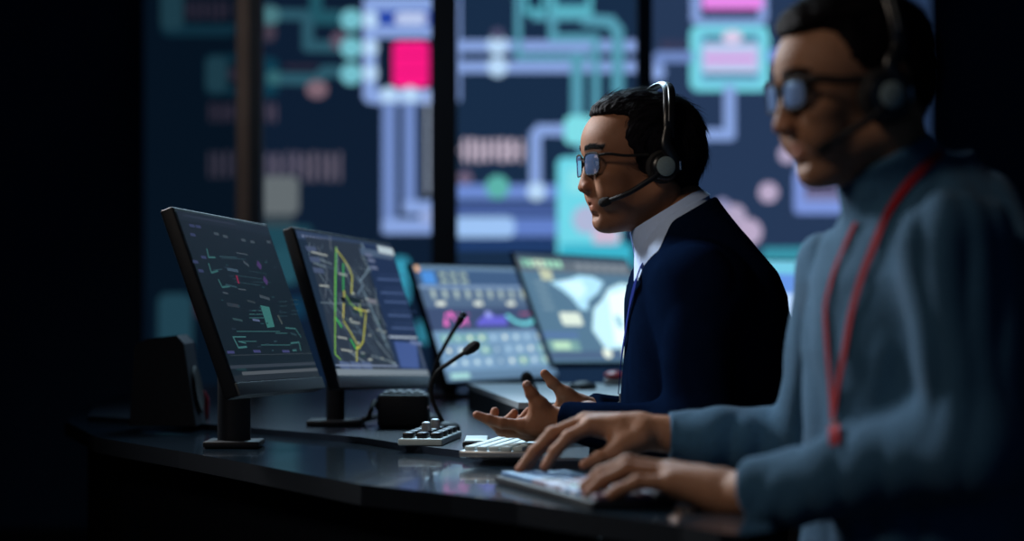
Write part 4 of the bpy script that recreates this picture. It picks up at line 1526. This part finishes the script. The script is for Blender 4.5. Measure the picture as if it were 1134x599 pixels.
brows(p1, F1, hv1, hq1, M['hair'], org1, 4)
poly1 = [(112, 90), (93, 89), (70, 88), (50, 84), (54, 68), (63, 54), (58, 38), (48, 26), (40, 5), (34, -18), (18, -24), (-2, -34), (-20, -56), (-42, -70), (-62, -76), (-80, -60), (-120, -50), (-140, 180), (130, 180)]


def thick1(Lm):
    x, y, z = Lm.T
    t = 7.0 + 5.0 * np.clip((z - 60) / 50, 0, 1) + 1.0 * np.exp(-((x - 80) / 30) ** 2 - ((z - 105) / 25) ** 2) + 8 * np.clip((-x - 20) / 50, 0, 1)
    t += 5.0 * np.exp(-((x + 66) / 16) ** 2 - ((z + 42) / 16) ** 2)
    return t


add_hair(p1, F1, hp1, hv1, poly1, thick1, 1.0, M['hair'], org1, 5200, .030, lift=.10, jit=.10)
C1, TR1 = torso_frame((.335, 3.655), 3)
NC = np.array([.262, 3.652, 1.163])
NX = np.array([-.50, 0, .866]); E1 = np.array([-.866, 0, -.50]); E2 = np.array([0, 1., 0])


def shirt_fn(P):
    q = (P - C1) @ TR1
    d = slices(q, [(r[0], r[1] - .010, r[2] + .012, r[3] - .014) for r in torso1], 2.3)
    d = smin(d, cap(P, NC - NX * .05, NC - NX * .01, .070, .062), .02)
    ax = (P - NC) @ NX
    d = smax(d, ax + .006, .003)
    return d


def cardigan_fn(P):
    q = (P - C1) @ TR1
    d = slices(q, torso1, 2.3)
    for sh, el, wr in arms1:
        s2 = sh * .92 + el * .08
        d = smin(d, cap(P, s2, el, .062, .050), .055)
        d = smin(d, cap(P, el, wr, .050, .033), .03)
    # folds
    f = wob(P * [1, .6, 1], 34, 21) * .004 + np.abs(wob(P * [1, .5, .55], 62, 4)) * .0055
    d = d - f * .9
    # cuffs cut
    for sh, el, wr in arms1:
        ax = (wr - el) / np.linalg.norm(wr - el)
        near_ = np.linalg.norm(P - wr, axis=1) - .08
        d = np.where(near_ < 0, smax(d, (P - wr) @ ax + .002, .006), d)
    # neck hole and V opening
    v = P - NC
    ax = v @ NX
    rad = np.linalg.norm(v - ax[:, None] * NX, axis=1)
    hole = np.maximum(rad - .112, -(ax + .017))
    d = smax(d, -hole, .006)
    # V: open at the front centre
    vw = .14 * np.clip((P[:, 2] - .99) / .13, 0, 1) + .03 * np.clip((P[:, 2] - .90) / .1, 0, 1)
    V_ = np.maximum(np.maximum(np.abs(q[:, 1]) - vw, .90 - P[:, 2]), .080 + (1.14 - P[:, 2]) * .50 - q[:, 0])
    d = smax(d, -V_, .006)
    # hollow inside so that the shirt shows in the opening
    inner = slices(q, [(r[0], r[1] - .007, r[2] + .01, r[3] - .01) for r in torso1], 2.3)
    d = np.maximum(d, -np.maximum(inner, .88 - P[:, 2]) - .0) if False else d
    return d


lo = np.array([.02, 3.28, .44]); hi = np.array([.58, 4.10, 1.24])
V, Q = nets(cardigan_fn, lo, hi, .0048)
cardi = qmesh('cardigan', relax(V, Q, 1, .5), Q, M['navy'], p1, org1)
V, Q = nets(shirt_fn, np.array([.12, 3.42, .84]), np.array([.48, 3.88, 1.24]), .0042)
qmesh('shirt', relax(V, Q, 1, .5), Q, M['shirt'], p1, org1)
# shirt front placket seen in the opening
# collar
mb = MB(); VV = []; nA = 72
for i in range(nA):
    a = math.radians(14 + (360 - 28) * i / (nA - 1))          # 0 = front
    fr = math.cos(a); u = E1 * math.cos(a) + E2 * math.sin(a)
    r0 = .0635 + .008 * abs(math.sin(a)) - .004 * (1 - fr) / 2
    L_ = .011 + .046 * max(0, math.cos(a)) ** 2
    hgt = .004 * (1 - fr) / 2
    prof = [(r0, -.030), (r0 + .001, hgt), (r0 + .005, hgt + .0035), (r0 + .009, hgt), (r0 + .013 + L_ * .28, -L_), (r0 + .009 + L_ * .26, -L_ - .001), (r0 + .0055, hgt - .004), (r0 + .003, -.030)]
    for (r, z) in prof: VV.append(NC + u * r + NX * z)
m_ = 8
FF = [(i * m_ + j, i * m_ + (j + 1) % m_, (i + 1) * m_ + (j + 1) % m_, (i + 1) * m_ + j) for i in range(nA - 1) for j in range(m_)]
FF += [tuple(range(m_)), tuple((nA - 1) * m_ + j for j in range(m_))[::-1]]
mb.add(VV, FF)
mb.build('shirt_collar', M['shirt'], p1, org=org1)


def legs_cloth(body, legs, seat, org, m):
    def fn(P):
        d = ell(P, seat, (.17, .2, .11))
        for hip, kn, an in legs:
            d = smin(d, cap(P, hip, kn, .088, .066), .05)
            d = smin(d, cap(P, kn, np.array(an) + [0, 0, .02], .066, .05), .03)
        return d + wob(P, 30, 8) * .002
    pts = np.concatenate([np.array(l) for l in legs])
    V, Q = nets(fn, pts.min(0) - [.1, .13, .02], np.maximum(pts.max(0), np.array(seat)) + [.2, .13, .15], .01)
    qmesh('trousers', V, Q, m, body, org)
    for hip, kn, an in legs:
        an = np.array(an)
        sf = lambda P: smax(smin(ell(P, an + [-.09, 0, -.055], (.115, .045, .038)), ell(P, an + [.0, 0, -.03], (.055, .042, .07)), .03), .004 - P[:, 2], .004)
        V, Q = nets(sf, an - [.24, .08, .1], an + [.1, .08, .09], .006)
        qmesh('shoe', V, Q, M['black_plastic'], body, org)


legs_cloth(p1, legs1, (.37, 3.66, .56), org1, M['trousers'])
make_glasses(F1, 'thin dark-framed glasses, tinted lenses with a painted blue reflection, on the man in navy', M['foam'], .0014, .052, .036, .008, .112, M['glass_lens'])
make_headset(F1, 'black headset with a pale disc on the earcup, worn by the man in navy', tip=(.092, .046, -.056))
# blue lanyard
ln = empty('lanyard', tuple(W(690, 400, 3.6)))
tag(ln, 'bright blue lanyard with silver clips hanging down the navy cardigan', 'lanyard')
lo_ = np.array(ln.location)
mb = MB()
pts = [ray_hit(cardigan_fn, x, y, 3.2, 3.9) for x, y in ((716, 286), (709, 305), (703, 326), (699, 345), (695, 370), (691, 395), (688, 418), (687, 436))]
ribbon(mb, pts, cardigan_fn, .011, lift=.004)
mb.build('strap', M['blue_strap'], ln, org=lo_)
e = pts[-1]
MB().tube([e, e + [0, -.002, -.014]], .003, 8).build('clip', M['bright_metal'], ln, org=lo_)
MB().lathe([(.004, -.006), (.007, 0), (.004, .006)], e + [-.002, -.004, -.02], (.3, -1, 0), 14).build('clip', M['bright_metal'], ln, org=lo_)

# ---------------- man in the turtleneck ----------------------------------------------------
F2 = Frame((.4385, 2.70, 1.262), 16, 4)
hp2 = dict(nose=-9, lf=-21, open=0, chin=-19, fx=-4, lip=[.95, .6, .62])
skin2 = (.29, .142, .080)
org2 = np.array([.58, 2.72, 0.])
torso2 = [(.45, .12, -.16, .19), (.6, .13, -.15, .18), (.8, .13, -.14, .175), (.95, .13, -.15, .19), (1.04, .115, -.15, .195), (1.09, .095, -.145, .17), (1.13, .07, -.125, .12), (1.165, .05, -.10, .08), (1.19, .03, -.07, .05)]
sN2, eN2, wN2 = W(1058, 268, 2.50), W(1085, 492, 2.47), W(836, 549, 2.66)
sF2, eF2, wF2 = W(936, 305, 2.93), W(893, 489, 3.06), W(734, 482, 3.10)
arms2 = [(sN2, eN2, wN2), (sF2, eF2, wF2)]
neck2 = np.array([.505, 2.715, 1.125])
n2f = [[W(800, 552, 2.70), W(770, 560, 2.72), W(745, 563, 2.745), W(724, 560, 2.76)],
       [W(742, 530, 2.72), W(700, 527, 2.735), W(675, 536, 2.745), W(660, 545, 2.75)],
       [W(744, 526, 2.742), W(696, 518, 2.76), W(668, 529, 2.775), W(652, 541, 2.785)],
       [W(748, 526, 2.765), W(704, 517, 2.785), W(676, 526, 2.80), W(660, 537, 2.81)],
       [W(755, 528, 2.787), W(718, 522, 2.81), W(697, 528, 2.82), W(684, 535, 2.825)]]
# left hand palm down: thumb lies on the far side
n2f[0] = [W(795, 540, 2.80), W(756, 544, 2.84), W(722, 544, 2.85), W(698, 546, 2.855)]
n2f = [n2f[0], [W(748, 525, 2.787), W(706, 516, 2.80), W(680, 526, 2.81), W(663, 538, 2.82)],
       [W(742, 522, 2.765), W(695, 513, 2.775), W(666, 525, 2.785), W(648, 539, 2.79)],
       [W(740, 526, 2.742), W(694, 520, 2.75), W(668, 533, 2.755), W(652, 546, 2.76)],
       [W(744, 535, 2.72), W(706, 534, 2.725), W(684, 544, 2.73), W(670, 553, 2.735)]]
f2f = [[W(708, 486, 3.075), W(684, 500, 3.06), W(664, 508, 3.055), W(648, 515, 3.05)],
       [W(653, 472, 3.09), W(630, 484, 3.085), W(615, 500, 3.08), W(604, 517, 3.08)],
       [W(648, 466, 3.115), W(612, 480, 3.11), W(592, 500, 3.105), W(576, 520, 3.10)],
       [W(652, 466, 3.14), W(618, 478, 3.14), W(598, 498, 3.135), W(584, 516, 3.13)],
       [W(660, 469, 3.162), W(634, 480, 3.165), W(618, 496, 3.16), W(606, 511, 3.158)]]
hN2 = hand(n2f, [f[0] for f in n2f[1:]], W(812, 548, 2.70), W(866, 543, 2.63), 1.2)
hF2 = hand(f2f, [f[0] for f in f2f[1:]], W(722, 479, 3.10), W(780, 485, 3.09), 1.08)
legs2 = [((.60, 2.60, .53), (.19, 2.52, .53), (.22, 2.55, .09)), ((.58, 2.82, .53), (.17, 2.86, .53), (.20, 2.86, .09))]
p2, hv2, hq2, hf2 = make_person('man in a blue-grey turtleneck with glasses and a red lanyard, typing', F2, hp2, torso2, 12, (.505, 2.72), arms2,
                                [(hN2[0], hN2[1], n2f), (hF2[0], hF2[1], f2f)], neck2, skin2, None, org2, legs2, .056)
make_eyes(p2, F2, org2, (1, 0, -.35))
brows(p2, F2, hv2, hq2, M['hair2'], org2, 5)
poly2 = [(108, 84), (96, 82), (74, 86), (58, 78), (52, 62), (50, 48), (40, 36), (26, 30), (22, 10), (14, -8), (6, 14), (0, 36), (-22, 38), (-30, 24), (-32, 2), (-44, -10), (-60, -22), (-80, -30), (-120, -34), (-140, 200), (130, 200)]


def thick2(Lm):
    x, y, z = Lm.T
    return 4.5 + 15 * np.clip((z - 55) / 55, 0, 1) + 3 * np.exp(-((x - 80) / 40) ** 2 - ((z - 105) / 30) ** 2) + 3 * np.clip((-x - 20) / 60, 0, 1)


add_hair(p2, F2, hp2, hv2, poly2, thick2, 1.0, M['hair2'], org2, 4200, .026, lift=.14, jit=.16)
C2, TR2 = torso_frame((.505, 2.72), 12)
A2 = W(930, 203, 2.70); B2 = W(1033, 143, 2.70)
ud = (B2 - A2) / np.linalg.norm(B2 - A2)
PN = np.array([-ud[2], 0, ud[0]])


def knit_fn(P):
    q = (P - C2) @ TR2
    d = slices(q, torso2, 2.3)
    for i, (sh, el, wr) in enumerate(arms2):
        d = smin(d, cap(P, sh, el, .062, .050), .05)
        d = smin(d, cap(P, el, wr, .052, .042 if i == 0 else .031), .03)
    f = wob(P * [1, .6, 1], 30, 11) * .004 + np.abs(wob(P * [1.2, .5, .45], 60, 14)) * .006
    d = d - f
    for sh, el, wr in arms2:
        ax = (wr - el) / np.linalg.norm(wr - el)
        near_ = np.linalg.norm(P - wr, axis=1) - .08
        d = np.where(near_ < 0, smax(d, (P - wr) @ ax, .006), d)
    top = (P - A2) @ PN
    d = smax(d, top + .03, .01)
    cx = cap(P, neck2 + [.012, 0, -.05], F2.wor((-.010, 0, -.045)), .074, .0655)
    fold = .0035 * np.sin(np.clip((top + .055) / .055, 0, 1) * PI)
    cx = smax(cx - fold, top, .006)
    return smin(d, cx, .018)


lo = np.array([.22, 2.35, .44]); hi = np.array([.78, 3.22, 1.28])
V, Q = nets(knit_fn, lo, hi, .0048)
V = relax(V, Q, 1, .5)
cen = V[Q].mean(1)
isr = (((cen - A2) @ PN) > -.045) & (np.linalg.norm(cen[:, :2] - [.47, 2.71], axis=1) < .09)
qmesh('turtleneck_sweater', V, Q, [M['knit'], M['rib']], p2, org2, mi=isr.astype(int))
legs_cloth(p2, legs2, (.60, 2.72, .56), org2, M['trousers'])
make_glasses(F2, 'thick black-framed glasses on the man in the turtleneck', M['foam'], .0028, .050, .036, .010, .112, M['painted_mirror_lens'])
make_headset(F2, 'black headset with a dark earcup and boom, worn by the man in the turtleneck', tip=(.080, .046, -.058), cup_r=.034, top=.155, dx=.014, lean=-.004)
l2 = empty('lanyard', tuple(W(925, 440, 2.6)))
tag(l2, 'red lanyard hanging in a V on the blue-grey turtleneck', 'lanyard')
lo2 = np.array(l2.location)
a = [ray_hit(knit_fn, x, y, 2.3, 3.0) for x, y in ((1040, 170), (1022, 186), (1004, 207), (984, 240), (968, 278), (956, 310), (945, 350), (937, 395), (929, 435), (925, 468))]
b = [ray_hit(knit_fn, x, y, 2.3, 3.0) for x, y in ((950, 248), (939, 272), (929, 295), (922, 318), (917, 342), (919, 386), (923, 432), (925, 468))]
for pp in (a, b):
    mb = MB(); ribbon(mb, pp, knit_fn, .0105 if pp is a else .0075, lift=.004); mb.build('strap', M['red_strap'], l2, org=lo2)
e = a[-1]
MB().tube([e + [0, -.004, .004], e + [0, -.006, -.012]], .005, 10).build('clip', M['silver'], l2, org=lo2)
cc = [ray_hit(knit_fn, x, y, 2.3, 3.0) for x, y in ((925, 476), (925, 484), (926, 496))]
mb = MB(); ribbon(mb, cc, knit_fn, .013, n=10, lift=.006); mb.build('strap', M['red_strap'], l2, org=lo2)


# ================================================================== LIGHT
def lamp(loc, target, size, power, col, label, spread=180):
    root = empty('added_light', loc)  # invented fixture, out of view, carrying an added light
    tag(root, label, 'ceiling light')
    d = Vector(target) - Vector(loc); q = d.to_track_quat('-Z', 'Y'); R3 = np.array(q.to_matrix())
    L0 = np.array(loc)
    MB().box(R3 @ np.array([0, 0, .035]), (size + .06, size + .06, .05), 0, .008, R3).build('housing', M['black_plastic'], root)
    MB().tube([R3 @ np.array([0, 0, .04]), (0, 0, 3.2 - loc[2])], .012, 8).build('bracket', M['black_plastic'], root)
    ld = bpy.data.lights.new('lamp', 'AREA')
    ld.shape = 'SQUARE'; ld.size = size; ld.energy = power; ld.color = col; ld.spread = math.radians(spread)
    lo = bpy.data.objects.new('lamp', ld); COL.objects.link(lo); lo.parent = root
    lo.rotation_euler = q.to_euler()
    return root


lamp((-1.35, 4.55, 2.30), (.2, 3.3, 1.12), .5, 14, (.92, .96, 1), 'added key light beyond the left end of the desk', 70)  # added key, standing in for the glow of video wall and monitors
lamp((-.1, 6.3, 2.9), (.25, 3.3, 1.0), .9, 17, (.5, .78, 1), 'added cool rim light in the middle of the room', 75)  # added for rims that the video wall is too weak to give
lamp((-1.15, 5.2, 2.95), (-.83, 6.7, 1.5), .3, .45, (1, .85, .75), 'small dim light added for the leftmost upright post', 60)  # added only to brighten the brown half of the post
lamp((-1.6, 1.5, 2.7), (.1, 3.1, 1.0), .6, 2.6, (1, .84, .70), 'added warm fill light nearest the camera', 60)  # added as a soft fill from the front

w = bpy.data.worlds.new('world')
SC.world = w
w.use_nodes = True
w.node_tree.nodes['Background'].inputs[0].default_value = (.10, .22, .42, 1)
w.node_tree.nodes['Background'].inputs[1].default_value = .16
print('done')
